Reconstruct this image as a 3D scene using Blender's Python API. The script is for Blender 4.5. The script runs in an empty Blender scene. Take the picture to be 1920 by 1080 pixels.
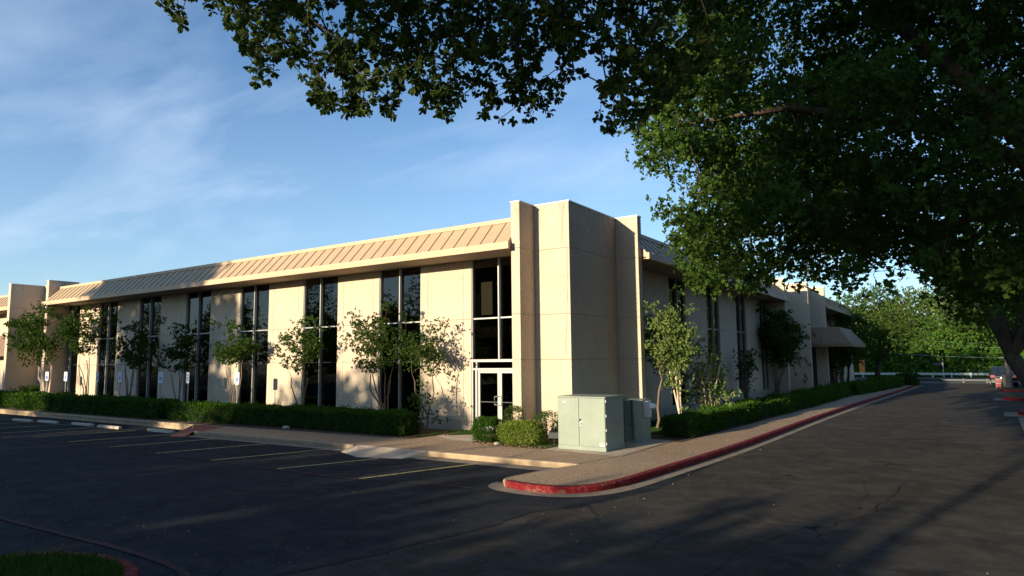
import bpy, bmesh, math, random
import numpy as np
from mathutils import Vector, Matrix
sc = bpy.context.scene
# ------------------------------------------------------------------ camera
FPX, YAW, PIT, ROL, CH = 1248.98, -0.5914001, 0.1075763, -0.0104694, 2.5
def _basis():
    cy, sy, cp, sp, cr, sr = math.cos(YAW), math.sin(YAW), math.cos(PIT), math.sin(PIT), math.cos(ROL), math.sin(ROL)
    fw = np.array([sy*cp, cy*cp, sp]); rt = np.array([cy, -sy, 0.]); up = np.cross(rt, fw)
    return cr*rt+sr*up, -sr*rt+cr*up, fw
RT, UP, FW = _basis()
cam = bpy.data.cameras.new('camera'); co = bpy.data.objects.new('camera', cam); sc.collection.objects.link(co)
cam.sensor_width = 36; cam.lens = 36*FPX/1920; cam.clip_start = .05; cam.clip_end = 3000
m = Matrix.Identity(4)
for i in range(3):
    m[i][0] = RT[i]; m[i][1] = UP[i]; m[i][2] = -FW[i]
m[2][3] = CH
co.matrix_world = m
sc.camera = co
# ------------------------------------------------------------------ world, sun, exposure
SUN_EL, SUN_AZ = math.radians(10.3), math.radians(12.3)       # light travels towards +y, turned 12.3 deg to +x
w = bpy.data.worlds.new('World'); sc.world = w; w.use_nodes = True
nt = w.node_tree; N = nt.nodes; Lk = nt.links; N.clear()
sky = N.new('ShaderNodeTexSky'); sky.sky_type = 'NISHITA'; sky.sun_disc = False
sky.sun_elevation = SUN_EL; sky.sun_rotation = math.pi + SUN_AZ
sky.air_density = 1.0; sky.dust_density = .6; sky.ozone_density = 1.6; sky.altitude = 200
tc = N.new('ShaderNodeTexCoord'); sep = N.new('ShaderNodeSeparateXYZ'); Lk.new(tc.outputs['Generated'], sep.inputs[0])
def wmath(op, a, b=None):
    n = N.new('ShaderNodeMath'); n.operation = op
    for i, v in enumerate((a, b)):
        if v is None: continue
        if isinstance(v, (int, float)): n.inputs[i].default_value = v
        else: Lk.new(v, n.inputs[i])
    return n.outputs[0]
den = wmath('ADD', wmath('MAXIMUM', sep.outputs[2], 0.0), .14)
cmb = N.new('ShaderNodeCombineXYZ')
Lk.new(wmath('DIVIDE', sep.outputs[0], den), cmb.inputs[0]); Lk.new(wmath('DIVIDE', sep.outputs[1], den), cmb.inputs[1])
mp = N.new('ShaderNodeMapping'); mp.inputs['Rotation'].default_value = (0, 0, .2); mp.inputs['Scale'].default_value = (.9, 1.9, 1)
Lk.new(cmb.outputs[0], mp.inputs[0])
n1 = N.new('ShaderNodeTexNoise'); n1.inputs['Scale'].default_value = 1.0; n1.inputs['Detail'].default_value = 9; n1.inputs['Roughness'].default_value = .56; n1.inputs['Distortion'].default_value = .35
Lk.new(mp.outputs[0], n1.inputs[0])
n2 = N.new('ShaderNodeTexNoise'); n2.inputs['Scale'].default_value = .55; n2.inputs['Detail'].default_value = 3
Lk.new(cmb.outputs[0], n2.inputs[0])
r1 = N.new('ShaderNodeMapRange'); r1.inputs[1].default_value = .47; r1.inputs[2].default_value = .80; Lk.new(n1.outputs[0], r1.inputs[0])
r2 = N.new('ShaderNodeMapRange'); r2.inputs[1].default_value = .38; r2.inputs[2].default_value = .62; Lk.new(n2.outputs[0], r2.inputs[0])
mask = wmath('MULTIPLY', wmath('MULTIPLY', r1.outputs[0], r2.outputs[0]), .50)
hz = N.new('ShaderNodeMapRange'); hz.inputs[1].default_value = .0; hz.inputs[2].default_value = .45; hz.inputs[3].default_value = .30; hz.inputs[4].default_value = 0
Lk.new(sep.outputs[2], hz.inputs[0])
mask = wmath('MINIMUM', wmath('ADD', mask, hz.outputs[0]), .9)
tint = N.new('ShaderNodeMix'); tint.data_type = 'RGBA'; tint.blend_type = 'MULTIPLY'; tint.inputs[0].default_value = 1; tint.inputs[7].default_value = (.76, 1.04, 1.34, 1)
Lk.new(sky.outputs[0], tint.inputs[6])
mx = N.new('ShaderNodeMix'); mx.data_type = 'RGBA'; mx.inputs[7].default_value = (4.9, 5.9, 7.2, 1)
Lk.new(mask, mx.inputs[0]); Lk.new(tint.outputs[2], mx.inputs[6])
bg = N.new('ShaderNodeBackground'); bg.inputs[1].default_value = .089; Lk.new(mx.outputs[2], bg.inputs[0])
ow = N.new('ShaderNodeOutputWorld'); Lk.new(bg.outputs[0], ow.inputs[0])
sl = bpy.data.lights.new('sun', 'SUN'); sl.energy = 5.0; sl.angle = math.radians(.6); sl.color = (1, .84, .59)
so = bpy.data.objects.new('sun', sl); sc.collection.objects.link(so)
Ldir = Vector((math.sin(SUN_AZ)*math.cos(SUN_EL), math.cos(SUN_AZ)*math.cos(SUN_EL), -math.sin(SUN_EL)))
so.rotation_euler = Ldir.to_track_quat('-Z', 'Y').to_euler(); so.location = (-20, -30, 30)
sc.view_settings.view_transform = 'Standard'; sc.view_settings.look = 'None'; sc.view_settings.exposure = .98; sc.view_settings.gamma = 1
# ------------------------------------------------------------------ helpers
def ray(px, py): return FW + RT*(px-960)/FPX - UP*(py-540)/FPX
def G(px, py, z=0.):
    d = ray(px, py); t = (z-CH)/d[2]; return (d[0]*t, d[1]*t)
def onY(px, py, Y): d = ray(px, py); return np.array([0, 0, CH]) + d*Y/d[1]
def onX(px, py, X): d = ray(px, py); return np.array([0, 0, CH]) + d*X/d[0]
def proj(P):
    d = np.asarray(P) - np.array([0, 0, CH]); f = np.maximum(d@FW, 1e-3)
    return 960+FPX*(d@RT)/f, 540-FPX*(d@UP)/f
AS = -.14        # level of the asphalt; pavement level is 0
def tag(o, label=None, cat=None, group=None, kind=None):
    if label: o['label'] = label
    if cat: o['category'] = cat
    if group: o['group'] = group
    if kind: o['kind'] = kind
    return o
def link(name, me, parent=None, loc=None):
    o = bpy.data.objects.new(name, me); sc.collection.objects.link(o)
    if parent is not None: o.parent = parent
    if loc is not None: o.location = loc
    return o
def empty(name, loc, label, cat, group=None):
    o = bpy.data.objects.new(name, None); sc.collection.objects.link(o); o.location = loc; o.empty_display_size = .2
    return tag(o, label, cat, group)
class MB:
    """collects polygons, builds one mesh"""
    def __init__(s): s.v = []; s.f = []; s.m = []; s.sm = []
    def add(s, vs, fs, mi=0, smooth=False):
        b = len(s.v); s.v += [tuple(float(c) for c in p) for p in vs]
        for f in fs: s.f.append([b+i for i in f]); s.m.append(mi); s.sm.append(smooth)
        return s
    def box(s, a, b, mi=0, T=None, bev=0.):
        x0, y0, z0 = [min(a[i], b[i]) for i in range(3)]; x1, y1, z1 = [max(a[i], b[i]) for i in range(3)]
        if bev <= 0:
            vs = [(x0,y0,z0),(x1,y0,z0),(x1,y1,z0),(x0,y1,z0),(x0,y0,z1),(x1,y0,z1),(x1,y1,z1),(x0,y1,z1)]
            fs = [(0,3,2,1),(4,5,6,7),(0,1,5,4),(1,2,6,5),(2,3,7,6),(3,0,4,7)]
        else:
            bm = bmesh.new(); bmesh.ops.create_cube(bm, size=1)
            for v in bm.verts: v.co = ((x0+x1)/2+v.co.x*(x1-x0), (y0+y1)/2+v.co.y*(y1-y0), (z0+z1)/2+v.co.z*(z1-z0))
            bmesh.ops.bevel(bm, geom=list(bm.edges), offset=bev, segments=2, affect='EDGES', profile=.5)
            bm.verts.ensure_lookup_table(); bm.faces.ensure_lookup_table()
            vs = [tuple(v.co) for v in bm.verts]; fs = [[v.index for v in f.verts] for f in bm.faces]; bm.free()
        if T: vs = [T(*p) for p in vs]
        return s.add(vs, fs, mi)
    def tube(s, pts, rs, n=6, mi=0, cap=True):
        pts = [np.array(p, float) for p in pts]
        if isinstance(rs, (int, float)): rs = [rs]*len(pts)
        vs = []; 
        for i, p in enumerate(pts):
            t = pts[min(i+1, len(pts)-1)] - pts[max(i-1, 0)]; t = t/np.linalg.norm(t)
            a = np.cross(t, [0, 0, 1.]); 
            if np.linalg.norm(a) < .05: a = np.cross(t, [1., 0, 0])
            a /= np.linalg.norm(a); b = np.cross(t, a)
            for k in range(n):
                an = 2*math.pi*k/n; vs.append(p + rs[i]*(a*math.cos(an)+b*math.sin(an)))
        fs = [(i*n+k, i*n+(k+1)%n, (i+1)*n+(k+1)%n, (i+1)*n+k) for i in range(len(pts)-1) for k in range(n)]
        s.add(vs, fs, mi, True)
        if cap:
            s.add(vs[:n], [tuple(range(n))[::-1]], mi); s.add(vs[-n:], [tuple(range(n))], mi)
        return s
    def prism(s, poly, z0, z1, mi=0, bottom=False):
        n = len(poly); vs = [(x, y, z0) for x, y in poly] + [(x, y, z1) for x, y in poly]
        fs = [tuple(range(n, 2*n))] + [(i, (i+1) % n, n+(i+1) % n, n+i) for i in range(n)]
        if bottom: fs.append(tuple(range(n))[::-1])
        return s.add(vs, fs, mi)
    def build(s, name, mats, parent=None, fix=True, loc=None):
        me = bpy.data.meshes.new(name)
        off = np.array(loc if loc is not None else (0, 0, 0), float)
        if parent is not None and loc is None: off = np.array(parent.matrix_world.translation if parent.parent is None else (0,0,0))
        me.from_pydata([tuple(np.array(p)-ORI(parent)) for p in s.v] if parent is not None else s.v, [], s.f)
        for mt in (mats if isinstance(mats, (list, tuple)) else [mats]): me.materials.append(mt)
        me.polygons.foreach_set('material_index', s.m); me.polygons.foreach_set('use_smooth', s.sm)
        if fix:
            bm = bmesh.new(); bm.from_mesh(me); bmesh.ops.recalc_face_normals(bm, faces=bm.faces); bm.to_mesh(me); bm.free()
        me.update()
        return link(name, me, parent)
def ORI(o):
    p = np.zeros(3)
    while o is not None: p = p + np.array(o.location); o = o.parent
    return p
def npmesh(name, chunks, mats, parent=None):
    """chunks: list of (verts (n,3), quads (m,4), material index, smooth)"""
    V = []; F = []; M = []; S = []; b = 0
    for v, f, mi, sm in chunks:
        V.append(v); F.append(f+b); b += len(v); M.append(np.full(len(f), mi)); S.append(np.full(len(f), sm))
    V = np.concatenate(V) - ORI(parent); F = np.concatenate(F)
    me = bpy.data.meshes.new(name); me.from_pydata(V, [], F)
    for mt in (mats if isinstance(mats, (list, tuple)) else [mats]): me.materials.append(mt)
    me.polygons.foreach_set('material_index', np.concatenate(M).astype(np.int32)); me.polygons.foreach_set('use_smooth', np.concatenate(S).astype(bool))
    me.update(); return link(name, me, parent)
# ------------------------------------------------------------------ materials
class NT:
    def __init__(s, name, rough=.8, spec=.3):
        s.mat = bpy.data.materials.new(name); s.mat.use_nodes = True; s.t = s.mat.node_tree; s.n = s.t.nodes; s.l = s.t.links
        s.b = s.n['Principled BSDF']; s.b.inputs['Roughness'].default_value = rough; s.b.inputs['Specular IOR Level'].default_value = spec
        s.co = s.n.new('ShaderNodeTexCoord').outputs['Object']; s.geo = s.n.new('ShaderNodeNewGeometry')
        s.pos = s.geo.outputs['Position']
    def noise(s, scale, detail=4, rough=.55, vec=None, dist=0., stretch=None):
        v = vec or s.pos
        if stretch: 
            mpn = s.n.new('ShaderNodeMapping'); mpn.inputs['Scale'].default_value = stretch; s.l.new(v, mpn.inputs[0]); v = mpn.outputs[0]
        n = s.n.new('ShaderNodeTexNoise'); n.inputs['Scale'].default_value = scale; n.inputs['Detail'].default_value = detail; n.inputs['Roughness'].default_value = rough; n.inputs['Distortion'].default_value = dist
        s.l.new(v, n.inputs['Vector']); return n.outputs[0]
    def vor(s, scale, feature='F1', vec=None, out=0):
        n = s.n.new('ShaderNodeTexVoronoi'); n.feature = feature; n.inputs['Scale'].default_value = scale; s.l.new(vec or s.pos, n.inputs['Vector']); return n.outputs[out]
    def rng(s, v, a, b, c=0., d=1.):
        n = s.n.new('ShaderNodeMapRange'); s.l.new(v, n.inputs[0])
        for i, q in enumerate((a, b, c, d)): n.inputs[i+1].default_value = q
        return n.outputs[0]
    def mix(s, f, a, b, mode='MIX'):
        n = s.n.new('ShaderNodeMix'); n.data_type = 'RGBA'; n.blend_type = mode
        for i, v in ((0, f), (6, a), (7, b)):
            if isinstance(v, (int, float)): n.inputs[i].default_value = v
            elif isinstance(v, tuple): n.inputs[i].default_value = v if len(v) == 4 else v+(1,)
            else: s.l.new(v, n.inputs[i])
        return n.outputs[2]
    def math(s, op, a, b=0.):
        n = s.n.new('ShaderNodeMath'); n.operation = op
        for i, v in enumerate((a, b)):
            if isinstance(v, (int, float)): n.inputs[i].default_value = v
            else: s.l.new(v, n.inputs[i])
        return n.outputs[0]
    def color(s, v):
        if isinstance(v, tuple): s.b.inputs['Base Color'].default_value = v+(1,)
        else: s.l.new(v, s.b.inputs['Base Color'])
        return s
    def bump(s, h, strength=.3, dist=.01):
        n = s.n.new('ShaderNodeBump'); n.inputs['Strength'].default_value = strength; n.inputs['Distance'].default_value = dist
        s.l.new(h, n.inputs['Height']); s.l.new(n.outputs[0], s.b.inputs['Normal']); return s
def mul(c, k): return tuple(x*k for x in c)
def m_stucco():
    s = NT('exposed_aggregate_wall', .9, .2); c = (.50, .412, .318)
    g = s.noise(1.3, 5, .6); f = s.vor(24.); f2 = s.noise(34., 3, .7); st = s.noise(1., 5, .6, stretch=(5., 5., .35))
    a = s.mix(s.rng(g, .3, .7), mul(c, .90), mul(c, 1.10)); a = s.mix(s.rng(f2, .35, .65, 0, .5), a, mul(c, 1.35))
    a = s.mix(s.rng(f, .0, .6, .42, 0.), a, mul(c, .6)); a = s.mix(s.rng(st, .52, .75, 0, .10), a, mul(c, .6))
    z = s.n.new('ShaderNodeSeparateXYZ'); s.l.new(s.pos, z.inputs[0])
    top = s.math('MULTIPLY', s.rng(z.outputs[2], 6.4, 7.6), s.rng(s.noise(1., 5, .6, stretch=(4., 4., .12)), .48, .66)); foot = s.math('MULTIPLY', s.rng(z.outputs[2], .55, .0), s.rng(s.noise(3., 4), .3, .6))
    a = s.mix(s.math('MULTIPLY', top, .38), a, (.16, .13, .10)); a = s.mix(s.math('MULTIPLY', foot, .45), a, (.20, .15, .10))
    s.color(a); s.bump(s.math('ADD', f, f2), .8, .028); return s.mat
def m_simple(name, c, rough=.6, spec=.4, metal=0., var=.12, scale=6., bump=0., bscale=60):
    s = NT(name, rough, spec); s.b.inputs['Metallic'].default_value = metal
    g = s.noise(scale, 5, .6); s.color(s.mix(s.rng(g, .3, .7), mul(c, 1-var), mul(c, 1+var)))
    if bump: s.bump(s.noise(bscale, 3), bump, .004)
    return s.mat
def m_asphalt(name, c, dusty):
    s = NT(name, .95, .08)
    warp = s.noise(1.2, 4, .6); 
    va = s.n.new('ShaderNodeVectorMath'); va.operation = 'ADD'; nz = s.n.new('ShaderNodeTexNoise'); nz.inputs['Scale'].default_value = .9; nz.inputs['Detail'].default_value = 6; nz.inputs['Roughness'].default_value = .65
    s.l.new(s.pos, nz.inputs['Vector']); sc2 = s.n.new('ShaderNodeVectorMath'); sc2.operation = 'SCALE'; sc2.inputs[3].default_value = 1.5; s.l.new(nz.outputs[1], sc2.inputs[0])
    s.l.new(s.pos, va.inputs[0]); s.l.new(sc2.outputs[0], va.inputs[1])
    cr = s.vor(.30, 'DISTANCE_TO_EDGE', va.outputs[0]); crm = s.rng(cr, .0, .012, 1, 0); gate = s.rng(s.noise(.35, 2), .50, .60)
    crm = s.math('MULTIPLY', crm, gate)
    big = s.noise(.35, 5, .6); med = s.noise(2.2, 6, .65, dist=.6); strk = s.noise(.9, 6, .62, stretch=(.8, 1.9, 1.), dist=.6)
    fine = s.noise(140., 2, .7); sp = s.vor(70.)
    a = s.mix(s.rng(big, .35, .65), mul(c, .75), mul(c, 1.25)); a = s.mix(s.rng(med, .45, .7, 0, .7), a, mul(c, 1.9)); a = s.mix(s.rng(s.noise(.7, 5, .7, dist=1.), .56, .62, 0, .45), a, mul(c, .45))
    a = s.mix(s.rng(strk, .5, .78, 0, dusty), a, (.20, .155, .105) if dusty > .5 else (.11, .10, .085))
    a = s.mix(s.rng(fine, .55, .8, 0, .5), a, (.16, .15, .135)); a = s.mix(s.rng(sp, .0, .12, .35, 0), a, (.25, .23, .2))
    oil = s.math('MULTIPLY', s.rng(s.vor(.55), .0, .30, 1, 0), s.rng(s.noise(5., 4), .42, .6)); a = s.mix(s.math('MULTIPLY', oil, .6), a, (.010, .010, .011)); a = s.mix(s.rng(s.noise(18., 5, .75), .60, .72, 0, .45), a, (.15, .135, .115)); a = s.mix(crm, a, (.008, .008, .008)); s.color(a)
    s.b.inputs['Roughness'].default_value = .95
    s.bump(s.math('SUBTRACT', s.math('ADD', s.math('MULTIPLY', fine, .6), s.math('MULTIPLY', med, .5)), crm), .8, .012); return s.mat
def m_aggregate():
    s = NT('pebble_pavement', .85, .25); f = s.vor(38.); col = s.vor(38., out=1); g = s.noise(.8, 5); gr = s.noise(20., 4, .8)
    n = s.n.new('ShaderNodeSeparateColor'); s.l.new(col, n.inputs[0])
    a = s.mix(n.outputs[0], (.34, .215, .125), (.80, .58, .37)); a = s.mix(s.rng(f, .3, .75, 0, .8), a, (.24, .155, .095))
    a = s.mix(s.rng(g, .4, .75, 0, .35), a, (.24, .18, .13)); a = s.mix(s.rng(gr, .40, .60, .55, 0), a, (.16, .105, .07)); s.color(a); s.bump(f, -1., .02); return s.mat
def m_leaf(name, dark, light, trans=.35, rough=.5, accent=None):
    s = NT(name, rough+.2, .08); r = s.geo.outputs['Random Per Island']; g = s.noise(1.1, 2)
    a = s.mix(r, dark, light); a = s.mix(s.rng(g, .35, .7, 0, .45), a, mul(light, 1.15))
    if accent: a = s.mix(s.rng(r, .93, .96), a, accent)
    s.color(a)
    tr = s.n.new('ShaderNodeBsdfTranslucent'); ta = s.mix(1., a, (1.5, 1.8, .7), 'MULTIPLY'); s.l.new(ta, tr.inputs[0])
    ms = s.n.new('ShaderNodeMixShader'); ms.inputs[0].default_value = trans
    s.l.new(s.b.outputs[0], ms.inputs[1]); s.l.new(tr.outputs[0], ms.inputs[2]); s.l.new(ms.outputs[0], s.n['Material Output'].inputs[0]); return s.mat
def m_bark(name, c, c2):
    s = NT(name, .9, .15); g = s.noise(9., 6, .7, stretch=(1, 1, .25)); h = s.noise(2., 4)
    a = s.mix(s.rng(g, .35, .65), c, c2); a = s.mix(s.rng(h, .4, .7, 0, .5), a, mul(c2, .8)); s.color(a); s.bump(g, .8, .02); return s.mat
def m_glass():
    m = bpy.data.materials.new('tinted_window_glass'); m.use_nodes = True; t = m.node_tree; n = t.nodes; n.clear()
    fr = n.new('ShaderNodeFresnel'); fr.inputs[0].default_value = 1.6
    ad = n.new('ShaderNodeMath'); ad.operation = 'MULTIPLY_ADD'; ad.inputs[1].default_value = .95; ad.inputs[2].default_value = .02; t.links.new(fr.outputs[0], ad.inputs[0])
    tp = n.new('ShaderNodeBsdfTransparent'); tp.inputs[0].default_value = (.52, .51, .47, 1)
    gl = n.new('ShaderNodeBsdfGlossy'); gl.inputs['Roughness'].default_value = .015; gl.inputs[0].default_value = (.62, .63, .66, 1)
    nz = n.new('ShaderNodeTexNoise'); nz.inputs['Scale'].default_value = .7; bp = n.new('ShaderNodeBump'); bp.inputs['Strength'].default_value = .05; bp.inputs['Distance'].default_value = .1
    t.links.new(nz.outputs[0], bp.inputs['Height']); t.links.new(bp.outputs[0], gl.inputs['Normal'])
    ms = n.new('ShaderNodeMixShader'); o = n.new('ShaderNodeOutputMaterial')
    t.links.new(ad.outputs[0], ms.inputs[0]); t.links.new(tp.outputs[0], ms.inputs[1]); t.links.new(gl.outputs[0], ms.inputs[2]); t.links.new(ms.outputs[0], o.inputs[0]); return m
def m_paint(name, c, under, wear=.5):
    s = NT(name, .8, .10); g = s.noise(9., 7, .7); g2 = s.noise(70., 3, .7); f = s.math('ADD', s.math('MULTIPLY', g, .65), s.math('MULTIPLY', g2, .35))
    v = s.noise(2., 4)
    a = s.mix(s.rng(v, .3, .7), mul(c, .8), mul(c, 1.15)); a = s.mix(s.rng(f, 1-wear-.05, 1-wear+.05), a, under); s.color(a); s.bump(g2, .3, .004); return s.mat
def m_enamel():
    s = NT('sage_green_enamel', .5, .35); c = (.205, .245, .205); g = s.noise(1.6, 5, .6); st = s.noise(1., 6, .65, stretch=(9., 9., .5)); sp = s.noise(16., 5, .7)
    a = s.mix(s.rng(g, .3, .7), mul(c, .90), mul(c, 1.08)); a = s.mix(s.rng(st, .50, .72, 0, .35), a, (.16, .15, .10)); a = s.mix(s.rng(sp, .66, .72, 0, .7), a, (.14, .075, .035))
    s.color(a); s.bump(s.noise(2.5, 3), .25, .02); return s.mat
M_ = dict(
 wall=m_stucco(), roof=m_simple('tan_roof_metal', (.385, .285, .185), .5, .4, 0, .06, 1.5), trim=m_simple('tan_painted_fascia', (.47, .34, .225), .6, .3, 0, .07, 2.),
 soffit=m_simple('soffit_board', (.33, .25, .18), .8, .2), alu=m_simple('bare_aluminium', (.38, .375, .37), .38, .5, .35, .08, 12.), dark=m_simple('dark_interior', (.018, .017, .016), .9, .1),
 coping=m_simple('coping_metal', (.55, .50, .43), .45, .5, .2), blind=m_simple('window_blind', (.42, .42, .34), .8, .2, 0, .04, 2), joint=m_simple('joint_sealant', (.20, .16, .12), .9, .1),
 glass=m_glass(), green=m_enamel(), gdark=m_simple('green_radiator', (.10, .14, .11), .5, .4), grey=m_simple('grey_meter_enamel', (.42, .44, .46), .45, .4),
 white=m_simple('white_sign_sheeting', (.72, .76, .78), .5, .4, 0, .04), blue=m_simple('blue_sign_ink', (.02, .10, .42), .5, .4), red=m_paint('red_kerb_paint', (.17, .009, .015), (.17, .10, .08), .44),
 redline=m_paint('red_line_paint', (.17, .022, .022), (.030, .028, .028), .56), yellow=m_paint('yellow_line_paint', (.62, .47, .19), (.07, .062, .05), .44),
 conc=m_simple('kerb_concrete', (.35, .26, .17), .85, .2, 0, .22, 3., .3, 60), gutter=m_simple('gutter_concrete', (.25, .20, .15), .9, .2, 0, .25, 2.5, .3, 60), ramp=m_simple('ramp_concrete', (.46, .37, .28), .9, .2, 0, .2, 1.5, .3, 80),
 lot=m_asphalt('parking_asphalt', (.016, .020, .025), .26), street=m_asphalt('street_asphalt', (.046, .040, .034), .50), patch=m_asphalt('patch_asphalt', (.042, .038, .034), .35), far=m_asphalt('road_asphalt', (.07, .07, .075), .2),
 agg=m_aggregate(), soil=m_simple('mulch_soil', (.10, .065, .042), .95, .1, 0, .4, 14., .6, 40), earth=m_simple('dry_ground', (.20, .17, .11), .95, .1, 0, .3, .6, .4, 10),
 grassbase=m_simple('grass_ground', (.05, .075, .022), .95, .1, 0, .35, 4., .5, 30), grass=m_leaf('grass_blades', (.020, .050, .010), (.055, .10, .02), .3, .6),
 oak=m_leaf('oak_leaf_near', (.020, .036, .008), (.062, .088, .020), .30, .42), oak2=m_leaf('oak_leaf', (.018, .040, .007), (.062, .110, .020), .28, .5),
 crape=m_leaf('crape_leaf', (.016, .036, .008), (.046, .082, .016), .28, .5), olive=m_leaf('olive_leaf', (.070, .110, .030), (.19, .25, .080), .35, .55), hedge=m_leaf('hedge_leaf', (.015, .044, .006), (.045, .105, .011), .3, .5),
 hedgey=m_leaf('yellow_hedge_leaf', (.055, .10, .014), (.19, .25, .04), .35, .5, (.24, .14, .06)), woods=m_leaf('woods_leaf', (.022, .065, .009), (.075, .155, .022), .3, .6), woods2=m_leaf('pale_woods_leaf', (.07, .10, .035), (.17, .21, .085), .3, .6),
 twig=m_simple('hedge_inside', (.012, .018, .008), .95, .1), bark=m_bark('oak_bark', (.030, .023, .017), (.095, .072, .050)), barkp=m_bark('pale_bark', (.34, .25, .19), (.74, .60, .48)), barkb=m_bark('brown_bark', (.09, .06, .042), (.22, .16, .115)),
 galv=m_simple('galvanised_steel', (.40, .42, .40), .5, .5, .4), railp=m_simple('pale_guard_rail', (.50, .55, .46), .5, .4), steel=m_simple('dark_steel', (.06, .065, .075), .5, .4, .3), wood=m_simple('weathered_pole', (.11, .11, .115), .9, .2), black=m_simple('black_plastic', (.012, .012, .013), .45, .4),
 suv=m_simple('dark_blue_car_paint', (.012, .018, .035), .25, .6, .1), carglass=m_simple('car_glass', (.01, .015, .025), .05, .8), lamp=m_simple('red_lamp_lens', (.20, .006, .008), .3, .5), redb=m_simple('red_board', (.20, .014, .010), .5, .4), orange=m_simple('sunlit_orange', (.55, .17, .03), .5, .4),
 stone=m_simple('pale_stone', (.4, .37, .3), .9, .2), litter=m_simple('dry_leaf_litter', (.24, .17, .10), .8, .2, 0, .4, 40), wire=m_simple('power_line', (.30, .32, .30), .6, .3), rubber=m_simple('tyre_rubber', (.015, .015, .015), .8, .2), bronze=m_simple('canopy_metal', (.21, .125, .075), .5, .4), curtain=m_simple('tan_curtain', (.36, .28, .13), .85, .1, 0, .05, 3.),
)
# ------------------------------------------------------------------ ground
def sheet(name, poly, z, mat, kind='structure', **k):
    return tag(MB().add([(x, y, z) for x, y in poly], [tuple(range(len(poly)))]).build(name, mat, fix=False), kind=kind, **k)
def facing(o):
    for p in o.data.polygons:
        if p.normal.z < 0: o.data.flip_normals(); break
    return o
facing(sheet('ground', [(-900, -700), (900, -700), (900, 1500), (-900, 1500)], -.30, M_['earth']))
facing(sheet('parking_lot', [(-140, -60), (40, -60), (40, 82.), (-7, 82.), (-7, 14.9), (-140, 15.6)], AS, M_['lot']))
seam = [G(*p, z=AS) for p in ((560, 1074), (660, 1050), (758, 1028), (850, 1006), (905, 992), (950, 978), (1003, 961), (1050, 954), (1095, 949))]
left = G(-60, 1200, z=AS)
facing(sheet('street', [(-6.0, -30)] + [left] + seam + [(-5.3, 13.), (-5.3, 40), (-3.2, 70), (-3.2, 81.5), (12, 81.5), (12, -30)], AS+.004, M_['street']))
facing(sheet('asphalt_patch', [(-3.15, 23.1), (-.77, 23.6), (-.57, 28.4), (-2.93, 28.8)], AS+.008, M_['patch']))
facing(sheet('asphalt_patch', [(-.2, 31), (1.2, 31.2), (1.2, 37.), (-.3, 36.8)], AS+.008, M_['patch']))
facing(sheet('cross_road', [(-160, 80.5), (160, 80.5), (160, 93.), (-160, 98.)], AS+.012, M_['far']))
facing(sheet('road_shoulder', [(-160, 76.9), (160, 76.0), (160, 78.2), (-160, 79.4)], AS+.016, M_['gutter']))
# pavement block
nose = [(-7.79, 14.42), (-8.02, 13.6), (-8.25, 12.35), (-8.28, 12.0), (-8.15, 11.74), (-7.75, 11.62), (-7.2, 11.60), (-6.75, 11.70), (-6.4, 11.98), (-6.15, 12.45), (-6.0, 13.2), (-5.9, 14.6), (-5.68, 17.5), (-5.54, 20.), (-5.42, 24), (-5.37, 27.), (-5.2, 33), (-4.94, 39.4), (-4.45, 48), (-3.95, 58), (-3.48, 68.), (-3.4, 71.0)]
front = [(-26.05, 15.70), (-24.6, 14.6), (-23.8, 14.2), (-19.6, 14.33), (-15.25, 14.35)]
block = [(-130, 15.75)] + front + [(-12.5, 14.38), (-9.7, 14.38)] + nose + [(-4.2, 73), (-6, 75.8), (-130, 75.8)]
side = MB(); n = len(block)
side.add([(x, y, 0.) for x, y in block], [tuple(range(n))]); o = side.build('sidewalk', M_['agg'], fix=False); tag(o, kind='structure'); facing(o)
def kerb(name, pts, mat, w=.15, z0=AS-.1, z1=.006, label=None, cat='kerb', kind='structure', endcap=True, wavy=0.):
    """kerb stone with a rounded top edge; the outer side is on the left of the path direction's right normal"""
    P = [np.array(p, float) for p in pts]; prof = [(0.03, z0), (.03, AS+.005), (.0, z1-.035), (.012, z1-.012), (.035, z1), (w, z1), (w, z0)]
    vs = []; k = len(prof)
    for i, p in enumerate(P):
        t = P[min(i+1, len(P)-1)]-P[max(i-1, 0)]; t /= np.linalg.norm(t); nn = np.array([-t[1], t[0]])
        for a, z in prof: q = p - nn*(.03) + nn*a; vs.append((q[0], q[1], z))
    fs = [(i*k+j, i*k+j+1, (i+1)*k+j+1, (i+1)*k+j) for i in range(len(P)-1) for j in range(k-1)]
    fs += [tuple(range(k)), tuple(range((len(P)-1)*k, len(P)*k))[::-1]]
    return tag(MB().add(vs, fs).build(name, mat), label, cat if kind != 'structure' else None, None, kind)
def dense(pts, step):
    out = []
    for a, b in zip(pts[:-1], pts[1:]):
        n = max(1, int(math.hypot(b[0]-a[0], b[1]-a[1])/step))
        out += [(a[0]+(b[0]-a[0])*i/n, a[1]+(b[1]-a[1])*i/n) for i in range(n)]
    return out+[pts[-1]]
def smooth(pts, it=2):
    for _ in range(it):
        q = [pts[0]]
        for a, b in zip(pts[:-1], pts[1:]): q += [(a[0]*.75+b[0]*.25, a[1]*.75+b[1]*.25), (a[0]*.25+b[0]*.75, a[1]*.25+b[1]*.75)]
        pts = q+[pts[-1]]
    return pts
kerb('kerb', [(-130, 15.75), (-26.3, 15.70)], M_['conc'])
kerb('kerb', smooth([(-23.8, 14.2), (-22, 14.27), (-19.6, 14.33), (-15.45, 14.35)]), M_['conc'])
kerb('kerb', [(-12.5, 14.38), (-9.7, 14.38), (-7.79, 14.42)], M_['conc'])
nz_s = smooth(nose[1:], 2)
i0 = min(range(len(nz_s)), key=lambda i: math.hypot(nz_s[i][0]+8.12, nz_s[i][1]-11.75))
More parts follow.
